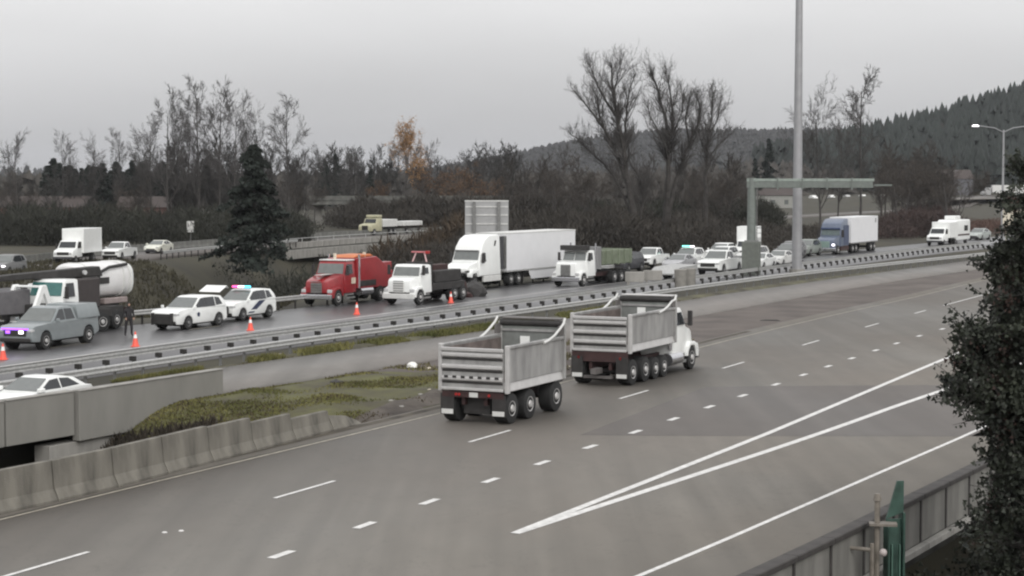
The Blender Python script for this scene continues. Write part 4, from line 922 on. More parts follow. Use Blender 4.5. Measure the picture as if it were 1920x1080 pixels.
for s in (1, -1):
    for x in (2.3, -2.6, -3.9): wheel(t, x, s * 1.0, .5, .3)
t2 = thing('pup_trailer', 'low pale trailer behind the cream truck on the ramp bridge', 'trailer', (-16.3, 287.5, 0), HZ(26))
MB().prism([(-3, 1.2), (-3, 1.9), (3, 1.9), (3, 1.2)], 1.1).build('load_body', WHITE_D, t2, .05, 1)
for s in (1, -1):
    for x in (2.0, -2.0): wheel(t2, x, s * 1.0, .45, .3)
car('sedan', 'cream_sedan', CREAM, 'cream yellow car left of the large sign back, on the ramp', 'car', -7.6, 304, HZ(28), rim=GREY, sc=1.15)

# --- vacuum tank truck, white tractor with tilted hood, black crane boom
t = thing('tank_truck', 'white tank truck with rear door and side hatch, behind the silver pickup', 'tank truck', (*along(-22.9, 103.6, .2, .7, 23), 0), HZ(23))
def ringy(x, r, zc, n=24):
    se = lambda v: math.copysign(abs(v) ** .68, v)
    return [(x, r * se(math.cos(a)) * 1.04, zc + r * .94 * se(math.sin(a))) for a in [2 * math.pi * (i + .5) / n for i in range(n)]]
MB().rings([ringy(-2.0, 1.0, 2.62), ringy(-1.9, 1.06, 2.62), ringy(2.3, 1.06, 2.62), ringy(2.6, .9, 2.62)]).build('tank', TANK, t, smooth=True)
MB().rings([ringy(-2.35, .86, 2.6), ringy(-2.2, 1.02, 2.6), ringy(-2.02, 1.08, 2.6)]).build('rear_door', WHITE, t, smooth=True)
MB().box(-2.65, -2.36, -.5, .5, 1.9, 3.1).build('door_latch_frame', WHITE_D, t, .04, 1)
for x in (-1.75, -1.2, 2.0): MB().rings([ringy(x - .06, 1.1, 2.62), ringy(x + .06, 1.1, 2.62)]).build('tank_band', WHITE_D, t)
MB().box(.3, 1.3, 1.12, 1.17, 2.45, 2.8).build('side_hatch', FRAME, t)
MB().tube([(-1.6, 1.0, 3.45), (.3, 1.15, 3.35), (1.3, 1.25, 3.1), (1.6, 1.3, 2.6), (2.3, 1.35, 2.1), (2.9, 1.3, 2.0)], .09, 8).build('hose', FRAME, t)
MB().box(-1.4, .8, .85, 1.2, 1.3, 1.62).build('hose_tray', mat('pinkish_grey', (.27, .22, .21), .6), t, .04, 1)
MB().box(-1.6, 4.6, -.45, .45, .7, 1.5).build('chassis', FRAME, t)
for x in (-.5, .8): axle(t, x)
MB().box(-1.7, -1.5, -1.2, 1.2, .7, 1.0).build('rear_bumper', MAROON, t)
MB().box(2.9, 4.6, -1.15, 1.15, 1.0, 2.6).build('cab', WHITE, t, .1, 2)
for s in (1, -1): wheel(t, 3.9, s * 1.0, .5, .3)
t = thing('white_tow_tractor', 'white tractor with its hood tilted up, behind the silver pickup at far left', 'tow truck', (*along(-24.6, 98.2, .9, 0, 21), 0), HZ(21))
conv_cab(t, WHITE, hood=1.5, x0=-.2, cabz=(1.2, 2.95), hoodtop=2.05, glass=GLASS_T, open_hood=True)
hb = MB()
for y in (.85, -.85): hb.prism([(1.75, 1.35), (2.45, 2.75), (2.85, 2.75), (3.75, 1.3), (3.35, 1.25), (2.65, 2.35), (2.1, 1.3)], .09, y)
hb.box(2.5, 2.8, -.8, .8, 2.6, 2.72).build('tilted_hood', WHITE, t, .03, 1)
MB().box(1.3, 2.6, -.5, .5, .8, 1.7).build('engine', FRAME, t, .05, 1)
MB().box(-4.5, -.35, -1.1, 1.1, .9, 1.25).build('deck', FRAME, t)
MB().box(-2.4, -.4, -1.0, 1.0, 1.3, 2.9).build('winch_housing', mat('dark_brown_steel', (.045, .037, .036), .7), t, .06, 1)
for x in (-2.4, -3.7): axle(t, x)
t = thing('black_boom', 'long black crane boom reaching left over the white tractor at the left edge', 'crane boom', (-23.35, 100.9, 0), HZ(40))
MB().prism([(-1.0, 2.95), (-.8, 3.5), (4.8, 3.25), (7.5, 3.05), (7.5, 2.85), (4.5, 2.95)], .35).build('boom_arm', FRAME, t, .04, 1)
MB().box(-.6, .5, -.5, .5, 1.2, 2.95).build('turret', FRAME, t, .06, 1)
MB().cyl((.3, .36, 3.2), (.3, .5, 3.2), .13, .13, 8).build('work_light', LENS, t)
MB().box(-1.0, 4.6, -1.1, 1.1, .8, 1.2).build('carrier_deck', FRAME, t)
for x in (-.3, 3.9): axle(t, x)
MB().prism([(4.2, 1.2), (4.2, 2.5), (7.0, 2.4), (7.0, 1.2)], 1.0).build('carrier_body', mat('grey_carrier', (.12, .115, .12), .6), t, .05, 1)

# cones
cone_t = thing('traffic_cone', 'orange traffic cone at the left edge in front of the silver pickup', 'traffic cone', (-23.3, 84.4, 0), 0, 'orange cones along the westbound edge line')
MB().prism([(-.2, 0), (-.2, .04), (.2, .04), (.2, 0)], .2).build('cone_base', ORNG, cone_t, .01, 1)
MB().cyl((0, 0, .04), (0, 0, .74), .17, .03, 12).build('cone_body', ORNG, cone_t, smooth=True)
MB().cyl((0, 0, .42), (0, 0, .60), .097, .062, 12).build('reflective_collar', WHITE, cone_t, smooth=True)
for (x, y), lb_ in zip([(-18.6, 91.1), (-14.3, 100.9), (-9.5, 113.0), (-4.1, 123.8)], ['orange traffic cone beside the standing person', 'orange traffic cone in front of the striped police SUV', 'orange traffic cone in front of the red wrecker', 'orange traffic cone below the lifted semi, right of the white tow truck']):
    c = copy_tree(cone_t); c.location = (x, y, 0); c['label'] = lb_

# person
def person(x, y, rz):
    t = thing('person', 'person in dark clothes standing on the road behind the silver pickup', 'person', (x, y, 0), rz)
    J = [(0, 0, .95), (0, 0, 1.15), (0, .0, 1.40), (0, 0, 1.50), (.02, 0, 1.60), (.02, 0, 1.72),
         (0, .11, .9), (.06, .13, .48), (.0, .15, .09), (.16, .17, .04), (0, -.11, .9), (-.05, -.15, .48), (-.08, -.18, .09), (.08, -.2, .04),
         (0, .2, 1.38), (-.02, .27, 1.12), (.14, .22, .95), (0, -.2, 1.38), (.0, -.27, 1.12), (.16, -.2, .98)]
    E_ = [(0, 1), (1, 2), (2, 3), (3, 4), (4, 5), (0, 6), (6, 7), (7, 8), (8, 9), (0, 10), (10, 11), (11, 12), (12, 13), (2, 14), (14, 15), (15, 16), (2, 17), (17, 18), (18, 19)]
    Rr = [.15, .15, .16, .06, .09, .085, .1, .075, .055, .045, .1, .075, .055, .045, .07, .055, .04, .07, .055, .04]
    me = bpy.data.meshes.new('body'); me.from_pydata(J, E_, []); me.materials.append(CLOTH); o = mobj('body', me, t)
    o.modifiers.new('s', 'SKIN')
    for v, r in zip(me.skin_vertices[0].data, Rr): v.radius = (r, r)
    me.skin_vertices[0].data[0].use_root = True
    sb = o.modifiers.new('d', 'SUBSURF'); sb.levels = 1; sb.render_levels = 1
    for nm, c, s, m in (('face', (.07, 0, 1.655), (.05, .06, .085), SKIN), ('hair', (0, 0, 1.72), (.1, .09, .07), CLOTH)):
        bm = bmesh.new(); bmesh.ops.create_uvsphere(bm, u_segments=10, v_segments=8, radius=1, matrix=Matrix.Translation(c) @ Matrix.Diagonal((*s, 1))); me = bpy.data.meshes.new(nm); bm.to_mesh(me); bm.free(); me.materials.append(m); mobj(nm, me, t)
    for s in (.22, -.2):
        mb = MB()
        for k in range(4): mb.cyl((.15, s - .03 + k * .02, .93), (.19, s - .03 + k * .02, .85 + abs(k - 1.5) * .01), .01, .008, 5)
        mb.cyl((.15, s, .95), (.2, s + .03, .9), .011, .009, 5); mb.box(.12, .17, s - .035, s + .035, .91, .98)
        mb.build('hand', SKIN, t)
person(-20.2, 97.3, R(-60))

# ------------------------------------------------------------------ far overpass, distant lot, distant semi
t = thing('far_overpass', 'long grey concrete overpass far behind the orange tree', 'overpass', (-30, 350, 0), R(2))
MB().box(-8, 31, -4, 4, 3.6, 4.45).build('deck', CONC_DK, t, .05, 1)
MB().box(-8, 31, -4.12, -3.9, 4.46, 5.3).build('parapet', CONC_DK, t)
for x in (-6.5, -1.5, 1.0, 9.5, 19): MB().prism([(x - .8, -1), (x - .5, 2.9), (x - 1.4, 3.6), (x + 1.4, 3.6), (x + .5, 2.9), (x + .8, -1)], .6).build('pier', CONC, t, .04, 1)
lot = [(72.6, 744, .55), (96.5, 712, .8), (107.6, 742, .5), (119.5, 735, .85), (127.5, 740, .8), (133.5, 738, .5), (141, 745, .8), (147.5, 736, .75), (153.5, 740, .45), (160, 742, .8), (170, 760, .45), (86, 790, .5)]
lotl = ['leftmost car of the distant row, pale grey', 'white car left of the mast in the distant row', 'dim car just right of the mast in the distant row', 'white car second right of the mast in the distant row', 'white car by the dark tree trunk in the distant row', 'grey car right of the dark tree trunk in the distant row', 'white car in the middle right of the distant row', 'white car close to the second trunk in the distant row', 'dim car near the right end of the distant row', 'white van last but one in the distant row', 'grey car at the far right end of the distant row', 'grey car set back behind the distant row at left']
cm = MB().prism([(-2.3, .3), (-2.3, .9), (-1.6, 1.0), (-1.1, 1.5), (.5, 1.5), (1.1, 1.0), (2.1, .85), (2.3, .3)], .9)
cache = {}
for (x, y, b), lb_ in zip(lot, lotl):
    if b not in cache: cache[b] = cm.mesh('distant_car', mat('distant_car_%d' % int(b * 100), (b * .9, b * .9, b * .88), .4), .12, 2, True)
    tag(mobj('distant_car', cache[b], None, (x, y, tz(x, y)), (0, 0, HZ(-20 + 8 * math.sin(x)))), lb_, 'car', 'cars in the distant lot')
t = thing('distant_semi', 'white semi trailer far away on the raised road at upper right', 'semi truck', (171, 652, 2.5), R(176))
MB().box(-13, 2.2, -1.25, 1.25, 1.2, 4.0).build('box_body', WHITE_D, t, .05, 1)
MB().prism([(2.6, .6), (2.6, 3.2), (4.2, 3.1), (4.6, 2.0), (5.9, 1.7), (6.1, .6)], 1.15).build('cab', mat('cab_grey', (.35, .35, .35), .5), t, .08, 1)
for x in (4.9, -10.5, -11.8):
    for s in (1, -1): wheel(t, x, s * 1.0, .5, .4)
car('sedan', 'distant_sedan', WHITE_D, 'small pale car at the right of the distant semi on the raised road', 'car', 181, 655, R(176), rim=GREY, z=2.5, sc=1.2)
rl = catmull([(120, 575), (140, 610), (156, 640), (185, 650), (240, 655)], 4); rr = catmull([(128, 560), (150, 592), (172, 618), (200, 632), (240, 636)], 4)
strip('raised_road', rl, rr, 2.35, SHLD, thick=.3)
tag(MB().prism([(150, -.5), (150, 2.3), (240, 2.3), (240, -.5)], .3).build('retaining_wall', CONC), 'long pale retaining wall below the distant semi', 'retaining wall').location = (0, 640, 0)
tag(MB().box(-1.3, 1.3, -.06, .06, 0, 1.9).box(-.9, -.8, .07, .15, -2.5, 1.5).box(.8, .9, .07, .15, -2.5, 1.5).build('cream_sign', mat('cream_panel', (.6, .55, .45), .6)), 'small cream panel sign poking out left of the foreground tree', 'sign').location = (62.8, 232, 2.6)
# distant buildings
for i, (x, y, w, h, lb_) in enumerate([(-83, 330, 16, 5.6, 'reddish low house at the far left behind bare trees'), (-66, 335, 9, 5.5, 'small reddish shed behind the box truck'), (79, 560, 14, 6, 'pale low warehouse right of the giant bare trees'), (164, 705, 20, 10, 'grey low building behind the distant semi')]):
    t = thing('distant_building', lb_, 'building', (x, y, -.2 if i < 3 else 2.2), R(8 * (i % 2) - 4))
    wm_ = mat(['reddish_siding', 'reddish_siding2', 'pale_siding', 'grey_siding'][i], [(.16, .085, .075), (.17, .10, .09), (.28, .28, .26), (.12, .12, .13)][i], .8)
    MB().box(-w / 2, w / 2, -5, 5, 0, h * .65).build('wall', wm_, t)
    r_ = MB().add([(-w / 2 - .4, -5.4, h * .651), (w / 2 + .4, -5.4, h * .651), (w / 2 + .4, 5.4, h * .651), (-w / 2 - .4, 5.4, h * .651), (-w / 2 - .4, 0, h), (w / 2 + .4, 0, h)], [(0, 1, 5, 4), (2, 3, 4, 5), (0, 4, 3), (1, 2, 5), (3, 2, 1, 0)]).build('roof', mat('roof_grey', (.065, .052, .048), .9), t)
    for k in range(3): MB().box(-w * .35 + k * w * .28, -w * .35 + k * w * .28 + 1.2, -5.03, -5.0, h * .2, h * .42).build('window', GLASS_L, t)

# ------------------------------------------------------------------ vegetation
BARK = mat('bark', (.046, .042, .039), .95, var=.3, scale=2)
BARK_G = mat('grey_bark', (.06, .055, .052), .95, var=.3, scale=2)
TWIG = mat('twigs', (.078, .073, .070), .95, var=.3, scale=.5)
TWIG_B = mat('brown_twigs', (.066, .056, .048), .95, var=.35, scale=.4)
TWIG_R = mat('reddish_twigs', (.085, .052, .045), .95, var=.35, scale=.4)
CONIF = mat('conifer_green', (.016, .022, .018), .9, var=.4, scale=.6)
CONIF_F = mat('far_conifer_green', (.018, .024, .021), .9, var=.25, scale=.02)
GOLD = mat('orange_leaves', (.36, .20, .08), .85, var=.35, scale=.6)
BRUSH = mat('dark_brush', (.026, .027, .020), .95, var=.45, scale=.25)
BRUSH_B = mat('brown_brush', (.042, .037, .031), .95, var=.45, scale=.25)
IVY = mat('dark_leaves', (.013, .020, .014), .65, var=.5, scale=1.3, col2=(.038, .045, .028))
IVY_R = mat('reddish_leaves', (.040, .022, .017), .7, var=.5, scale=2.0)
GRASSM = mat('verge_grass', (.085, .095, .024), .9, var=.25, scale=.35, col2=(.19, .175, .06))
GRASSD = mat('dry_grass', (.09, .08, .04), .9, var=.35, scale=.5, col2=(.16, .14, .08))

def tubes_np(segs, n):
    """segs: rows p0(3) p1(3) r0 r1 -> verts, tris/quads"""
    S = np.array(segs); p0, p1 = S[:, :3], S[:, 3:6]; d = p1 - p0; d /= np.linalg.norm(d, axis=1)[:, None] + 1e-9
    ref = np.where(np.abs(d[:, 2:3]) > .9, np.array([[1., 0, 0]]), np.array([[0, 0, 1.]]))
    a = np.cross(d, ref); a /= np.linalg.norm(a, axis=1)[:, None]; b = np.cross(d, a)
    V = []
    for p, r in ((p0, S[:, 6]), (p1, S[:, 7])):
        for k in range(n):
            t_ = 2 * math.pi * k / n; V.append(p + (a * math.cos(t_) + b * math.sin(t_)) * r[:, None])
    V = np.stack(V, 1).reshape(-1, 3); base = np.arange(len(S))[:, None] * 2 * n
    Fc = np.concatenate([base + np.array([[k, (k + 1) % n, (k + 1) % n + n, k + n]]) for k in range(n)], 0)
    return V, Fc
def bare_tree(seed, h, spread, stems=1, up=.8, twigs=1., prim=1., thick=.018, wob=1., n0=7):
    rng = np.random.default_rng(seed); big, fine, tips = [], [], []
    def grow(p, d, L, r, lev):
        nseg = 4 if lev < 2 else 3; q = p.copy(); dd = d.copy(); kids = []
        for i in range(nseg):
            dd = dd + rng.normal(0, (.07 + .05 * lev) * wob, 3); dd[2] += .10 * up; dd /= np.linalg.norm(dd)
            q2 = q + dd * L / nseg; ra = r * (1 - .75 * i / nseg); rb_ = r * (1 - .75 * (i + 1) / nseg)
            (big if lev < 3 else fine).append([*q, *q2, ra, rb_]); kids.append((q2.copy(), dd.copy(), rb_)); q = q2
        if lev >= 5: tips.append(q); return
        nk = [n0, 6, 5, 4, 3][lev] if lev < 5 else 0
        nk = max(1, int(nk * (twigs if lev > 2 else 1)))
        for k in range(nk):
            f = (k + .6) / nk; f = (.3 if stems > 1 else .2) + (.7 if stems > 1 else .8) * f if lev == 0 else .15 + .85 * f
            j = min(nseg - 1, int(f * nseg)); pp, pd, pr = kids[j]
            if j > 0: pp = kids[j - 1][0] * (1 - (f * nseg - j)) + pp * (f * nseg - j)
            az = rng.uniform(0, 2 * math.pi); side = np.cross(pd, [math.cos(az), math.sin(az), .3]); side /= np.linalg.norm(side) + 1e-9
            ang = spread * rng.uniform(.7, 1.25) * (1 if lev else .85)
            nd = pd * math.cos(ang) + side * math.sin(ang); nd[2] = abs(nd[2]) * .6 + .25 * up if lev < 2 else nd[2]; nd /= np.linalg.norm(nd)
            grow(pp, nd, L * rng.uniform(.38, .62) * (prim * (1.25 - .55 * f) if lev == 0 else 1), max(.008, pr * (rng.uniform(.5, .72) if lev < 2 else rng.uniform(.42, .6))), lev + 1)
    for s in range(stems):
        a = rng.uniform(0, 6.28); lean = .0 if stems == 1 else .16 + .12 * s
        d = np.array([math.cos(a + s * 2.3) * lean, math.sin(a + s * 2.3) * lean, 1.]); d /= np.linalg.norm(d)
        grow(np.array([.5 * s, 0, -.3]), d, h * .88 * (1 if s == 0 else .85), h * thick, 0)
    return big, fine, tips
def tree_meshes(key, seed, h, spread, stems=1, up=.8, twigs=1., bark=BARK, tw=TWIG, prim=1., thick=.018, wob=1., n0=7):
    big, fine, tips = bare_tree(seed, h, spread, stems, up, twigs, prim, thick, wob, n0)
    V, Fc = tubes_np(big, 5); m1 = mesh_np('trunk', V, Fc, bark)
    F_ = np.array(fine); F_[:, 6:] = np.maximum(F_[:, 6:], .019); V, Fc = tubes_np(F_, 3); m2 = mesh_np('crown', V, Fc, tw)
    return m1, m2, np.array(tips), float(np.percentile(V[:, 2], 99.5))
def place_tree(name, ms, label, cat, x, y, rz=0., s=1., group=None, sz=None, z=None):
    t = thing(name, label, cat, (x, y, tz(x, y) if z is None else z), rz, group); t.scale = (s, s, sz or s)
    mobj('trunk', ms[0], t); mobj('crown', ms[1], t); return t

def limb_tree(seed, y0, x0, base_y, limbs, dens=1., tw=TWIG):
    """trunk and main limbs laid out by hand (metres across, metres up), twigs grown on them"""
    rng = np.random.default_rng(seed); big, fine = [], []
    def twig(p, d, L, r, lev):
        q = p.copy(); dd = d.copy(); n = 3
        for i in range(n):
            dd = dd + rng.normal(0, .13, 3); dd[2] += .13; dd /= np.linalg.norm(dd); q2 = q + dd * L / n
            (big if lev < 1 else fine).append([*q, *q2, r * (1 - .28 * i), r * (1 - .28 * (i + 1))])
            if lev < 3:
                for k in range([2, 1, 1][lev]):
                    az = rng.uniform(0, 6.28); sd_ = np.cross(dd, [math.cos(az), math.sin(az), .2]); sd_ /= np.linalg.norm(sd_); a = rng.uniform(.4, .85)
                    nd = dd * math.cos(a) + sd_ * math.sin(a); twig(q + (q2 - q) * rng.random(), nd / np.linalg.norm(nd), L * rng.uniform(.4, .62), max(.013, r * .5), lev + 1)
            q = q2
    for pts, r0, r1 in limbs:
        P = np.array([[(a - x0) / F_PX * y0, 0, (base_y - b) / F_PX * y0] for a, b in pts]); dep = np.cumsum(rng.normal(0, .55, len(P))); dep[0] = 0; P[:, 1] = dep
        C = catmull(P, .8); n = len(C); rr = np.linspace(r0, r1, n)
        C[1:] += rng.normal(0, .05, (n - 1, 3))
        for i in range(n - 1): big.append([*C[i], *C[i + 1], rr[i], rr[i + 1]])
        Lt = np.linalg.norm(np.diff(C, axis=0), axis=1).sum()
        for k in range(int(Lt * 2.4 * dens)):
            f = rng.uniform(.25 if r0 < .3 else .45, 1.) if k else 1.; j = min(n - 2, int(f * (n - 1))); d = C[j + 1] - C[j]; d /= np.linalg.norm(d)
            az = rng.uniform(0, 6.28); sd_ = np.array([math.cos(az), math.sin(az), .25]); a = rng.uniform(.3, .9) if k else .1
            nd = d * math.cos(a) + sd_ * math.sin(a); twig(C[j], nd / np.linalg.norm(nd), rng.uniform(2.2, 4.4) * (1.2 - .75 * f), max(.022, rr[j] * .38), 0)
    V, Fc = tubes_np(big, 5); m1 = mesh_np('trunk', V, Fc, BARK); V, Fc = tubes_np(fine, 3); return m1, mesh_np('crown', V, Fc, tw)
G1 = limb_tree(3, 213, 1190, 480, [([(1190, 480), (1186, 400), (1176, 330), (1166, 265), (1150, 185), (1144, 120)], .55, .07), ([(1172, 335), (1148, 272), (1122, 228), (1096, 195), (1076, 172)], .26, .05), ([(1155, 220), (1130, 180), (1113, 142), (1099, 115)], .16, .04), ([(1170, 265), (1176, 190), (1190, 140)], .18, .04),
    ([(1122, 232), (1120, 190), (1106, 160)], .12, .04), ([(1186, 410), (1150, 330), (1092, 270), (1066, 245)], .16, .04), ([(1190, 470), (1206, 354), (1182, 300), (1184, 240)], .24, .05), ([(1148, 180), (1158, 140), (1162, 112)], .12, .03)])
G2 = limb_tree(7, 217, 1245, 475, [([(1245, 475), (1250, 400), (1252, 330), (1250, 250), (1237, 191), (1222, 147), (1216, 130)], .5, .05), ([(1251, 300), (1240, 268), (1218, 220), (1212, 195)], .16, .04), ([(1251, 300), (1262, 235), (1258, 175), (1246, 130)], .24, .04), ([(1240, 470), (1268, 335), (1292, 272), (1311, 221), (1306, 175)], .36, .05), ([(1292, 274), (1284, 225), (1290, 185)], .15, .04), ([(1256, 262), (1276, 215), (1280, 180)], .14, .03)])
G3 = limb_tree(9, 232, 1322, 450, [([(1322, 450), (1322, 330), (1325, 258), (1334, 210), (1334, 172)], .34, .04), ([(1325, 262), (1348, 215), (1352, 185)], .13, .03), ([(1324, 290), (1306, 240), (1310, 200)], .12, .03), ([(1324, 300), (1352, 268), (1372, 250)], .10, .03)])
T_tall = [tree_meshes('d%d' % k, 40 + k, 22, .6, 1, .75, .85, BARK_G, TWIG, prim=.45 + .07 * (k % 3), thick=.0105, wob=.4, n0=14) for k in range(4)]
T_round = [tree_meshes('e%d' % k, 70 + k, 12, .6, 2, .5, .9, BARK_G, TWIG_B) for k in range(3)]
def px(xp, y): return (xp - 960) / F_PX * y
def hgt(yp, y): return H + (338 - yp) * y / F_PX
for lb_, ms, xp, y in [('giant bare tree left of the pair behind the parked cars, widest crown', G1, 1190, 213), ('giant bare tree right of the pair, upright forked crown', G2, 1245, 217), ('slimmer bare tree right of the two giants', G3, 1322, 232)]:
    place_tree('bare_tree', ms, lb_, 'tree', px(xp, y), y, 0, 1., 'bare trees behind the westbound road', z=H - (({1190: 480, 1245: 475, 1322: 450}[xp] - 338) * y / F_PX))
tall = [(35, 245, 300, 'thin bare tree at the far left edge above the reddish house'), (120, 246, 330, 'thin bare pole like tree second from the left'), (173, 250, 340, 'thin bare twin tree above the dark conifer row'), (226, 240, 335, 'thin bare tree right of the twin one above the conifer row'),
        (285, 210, 300, 'short bare tree at the left end of the tall clump'), (315, 165, 290, 'tall bare tree leftmost peak of the tall clump'), (350, 200, 310, 'bare tree in the middle dip of the tall clump'), (374, 145, 295, 'tallest straight bare tree of the clump at left'), (412, 150, 300, 'broad topped bare tree beside the tallest one'), (440, 175, 285, 'bare tree at the right shoulder of the clump above the big conifer'), (480, 200, 310, 'thin bare tree right of the big conifer top'), (541, 178, 270, 'tall lone bare tree right of the big conifer'), (590, 270, 360, 'short hazy bare tree right of the lone tall one'),
        (800, 262, 420, 'small bare tree right of the orange tree'), (862, 285, 430, 'small hazy bare tree behind the large sign'), (908, 282, 440, 'small hazy bare tree right of the sign'), (655, 275, 420, 'hazy bare tree between lone tall tree and orange tree'), (1056, 262, 420, 'small bare tree on the ridge left of the giants'),
        (1538, 152, 262, 'tall bare tree right of the mast, the left of two'), (1612, 128, 275, 'tall bare tree right of the mast, the right and taller of two'), (1570, 215, 300, 'slender bare tree between the two right of the mast')]
for i, (xp, top, y, lb_) in enumerate(tall):
    s = hgt(top, y) / T_tall[i % 4][3]; place_tree('bare_tree', T_tall[i % 4], lb_, 'tree', px(xp, y), y, i * 1.7, s * .9, 'bare trees behind the roads', sz=s)
rnd = [(1688, 300, 300, 'brown bare round tree right of the blue semi'), (1700, 275, 330, 'broad brown bare tree at the foot of the wooded hill'), (1740, 300, 320, 'brown bare tree right edge of the brown group'), (1785, 292, 262, 'small purplish bare tree standing before the distant semi'), (1360, 305, 290, 'dark round bare tree behind the crew cab truck'), (1320, 320, 300, 'dark low bare tree between the giants and the gantry'), (1050, 300, 300, 'brown bare tree left of the left giant'), (985, 330, 310, 'low brown bare tree right of the sign'), (1110, 290, 290, 'bushy bare tree directly left of the left giant'), (560, 330, 300, 'low bare tree right of the big conifer'), (260, 340, 260, 'low bare tree beside the cream sedan'), (500, 330, 320, 'low bare tree behind the big conifer'), (20, 340, 290, 'low bare tree by the left edge')]
for i, (xp, top, y, lb_) in enumerate(rnd):
    s = hgt(top, y) / T_round[i % 3][3]; place_tree('bare_tree', T_round[i % 3], lb_, 'tree', px(xp, y), y, i * 2.1, s * 1.15, 'low bare trees behind the roads', sz=s)
# golden tree: bare frame with sparse leaves
gm = tree_meshes('g', 91, 20, .42, 1, 1.1, .8, BARK_G, TWIG_B)
def leaf_tris(C, size, rng, spread=.25):
    n = len(C); c = C + rng.normal(0, spread, (n, 3)); A = rng.normal(0, 1, (n, 3)); A /= np.linalg.norm(A, axis=1)[:, None]
    B_ = rng.normal(0, 1, (n, 3)); B_ -= (B_ * A).sum(1)[:, None] * A; B_ /= np.linalg.norm(B_, axis=1)[:, None]
    s = size * rng.uniform(.6, 1.3, (n, 1))
    V = np.stack([c - A * s * .5 - B_ * s * .3, c + A * s * .5 - B_ * s * .3, c + B_ * s * .6], 1).reshape(-1, 3)
    return V, np.arange(3 * n).reshape(-1, 3)
rng = np.random.default_rng(3)
tp = gm[2]; tp = tp[rng.random(len(tp)) < .9]; V, Fc = leaf_tris(np.repeat(tp, 4, 0), .28, rng)
gy = 395.
t = place_tree('orange_tree', gm, 'tall poplar with sparse orange leaves above the far overpass', 'tree', px(752, gy), gy, 1., hgt(226, gy) / gm[3], z=0)
tag(mobj('leaves', mesh_np('leaves', V, Fc, GOLD), t), kind='stuff')
for i, (xp, top, y, lb_) in enumerate([(800, 300, 400, 'low orange brown tree right of the tall orange one'), (885, 310, 385, 'rounded orange brown tree above the large sign'), (930, 335, 380, 'low orange brown bush like tree right above the sign'), (705, 340, 410, 'low orange brown tree left of the tall orange one'), (840, 335, 360, 'low rusty tree just left of the large sign')]):
    ms = T_round[i % 3]; s = hgt(top, y) / ms[3]
    t = place_tree('orange_tree', ms, lb_, 'tree', px(xp, y), y, i * 1.3, s, 'low orange brown trees', z=0)
    tp2 = ms[2]; V, Fc = leaf_tris(tp2[rng.random(len(tp2)) < .8], .3, rng); tag(mobj('leaves', mesh_np('leaves', V, Fc, mat('rust_leaves', (.15, .085, .045), .9, var=.4, scale=.5)), t), kind='stuff')

def conifer_mesh(seed, h, w, nb=150, m=CONIF, per=26, base=.06, droop=.3, shape=.8, thin=1.):
    rng = np.random.default_rng(seed); C = []; N1 = []
    Vs, Fs = [], []; k0 = 0
    for i in range(nb):
        f = (i + rng.random()) / nb; f = f ** .85; z = h * (base + (1 - base) * f); L = w * .5 * (1 - f) ** shape * rng.uniform(.45, 1.25) + .15
        az = rng.uniform(0, 6.283); d = np.array([math.cos(az), math.sin(az), 0])
        u = np.sqrt(rng.random(per)); P = d * (u * L)[:, None]; P[:, 2] = z + (.18 - droop * u ** 1.5) * L + rng.normal(0, .05 * h / 12 * thin, per)
        side = np.array([-d[1], d[0], 0]); P += side * (rng.normal(0, .16 + .08 * (thin < 1), per) * L * (1.1 - u * .7))[:, None]
        C.append(P)
    C = np.concatenate(C); V, Fc = leaf_tris(C, .42 * (h / 12), rng, .1)
    tk = MB().cyl((0, 0, -.5), (0, 0, h * .96), h * .018, .03, 6).mesh('trunk', BARK)
    return tk, mesh_np('crown', V, Fc, m)
bc = conifer_mesh(8, 12.2, 9.8, 92, per=115, base=.0, shape=.66, droop=.36, thin=.35, m=mat('big_conifer_green', (.017, .023, .018), .9, var=.5, scale=.9))
place_tree('conifer_tree', bc, 'big dark conifer with drooping branches in front of the bare tree clump', 'tree', -26.3, 189, 0, 1.0, z=-.6)
cf = [conifer_mesh(20 + k, 12, 4.6, 90, m=CONIF, per=30) for k in range(4)]
NTH = 'first second third fourth fifth sixth seventh eighth ninth tenth eleventh twelfth thirteenth fourteenth fifteenth sixteenth seventeenth eighteenth nineteenth twentieth'.split() + ['twenty ' + w for w in 'first second third fourth fifth sixth seventh eighth'.split()]
for i in range(28):
    xp = 88 + i * 8.3 + 5 * math.sin(i * 5.1); y = 392 + 14 * math.sin(i * 2.3); top = 312 + 9 * math.sin(i * 1.9) + (8 if i % 3 == 0 else 0) - (8 if i in (1, 2, 3, 4) else 0)
    place_tree('conifer_tree', cf[i % 4], NTH[i] + ' conifer from the left in the dense dark row behind the ramp', 'tree', px(xp, y), y, i, hgt(top, y) / 12 * 1.5, 'dark conifer row at left', sz=hgt(top, y) / 12, z=0)
for i, (xp, top, y, lb_) in enumerate([(695, 318, 470, 'hazy dark conifer left of the orange tree, the taller'), (722, 330, 480, 'hazy dark conifer close to the orange tree'), (935, 318, 520, 'small pointed conifer right of the sign'), (960, 335, 520, 'tiny conifer right of the pointed one'), (1440, 262, 600, 'tall dark green conifer left of the mast'), (1415, 300, 560, 'dark green conifer above the gantry arm'), (1300, 318, 560, 'small dark conifer seen through the right giant'), (1210, 330, 540, 'small dark conifer between the giants'), (630, 290, 520, 'hazy conifer right of the lone tall bare tree'), (610, 300, 500, 'shorter hazy conifer right of the lone tall bare tree')]):
    s = hgt(top, y) / 12; place_tree('conifer_tree', cf[i % 4], lb_, 'tree', px(xp, y), y, i * 2., s, z=0)
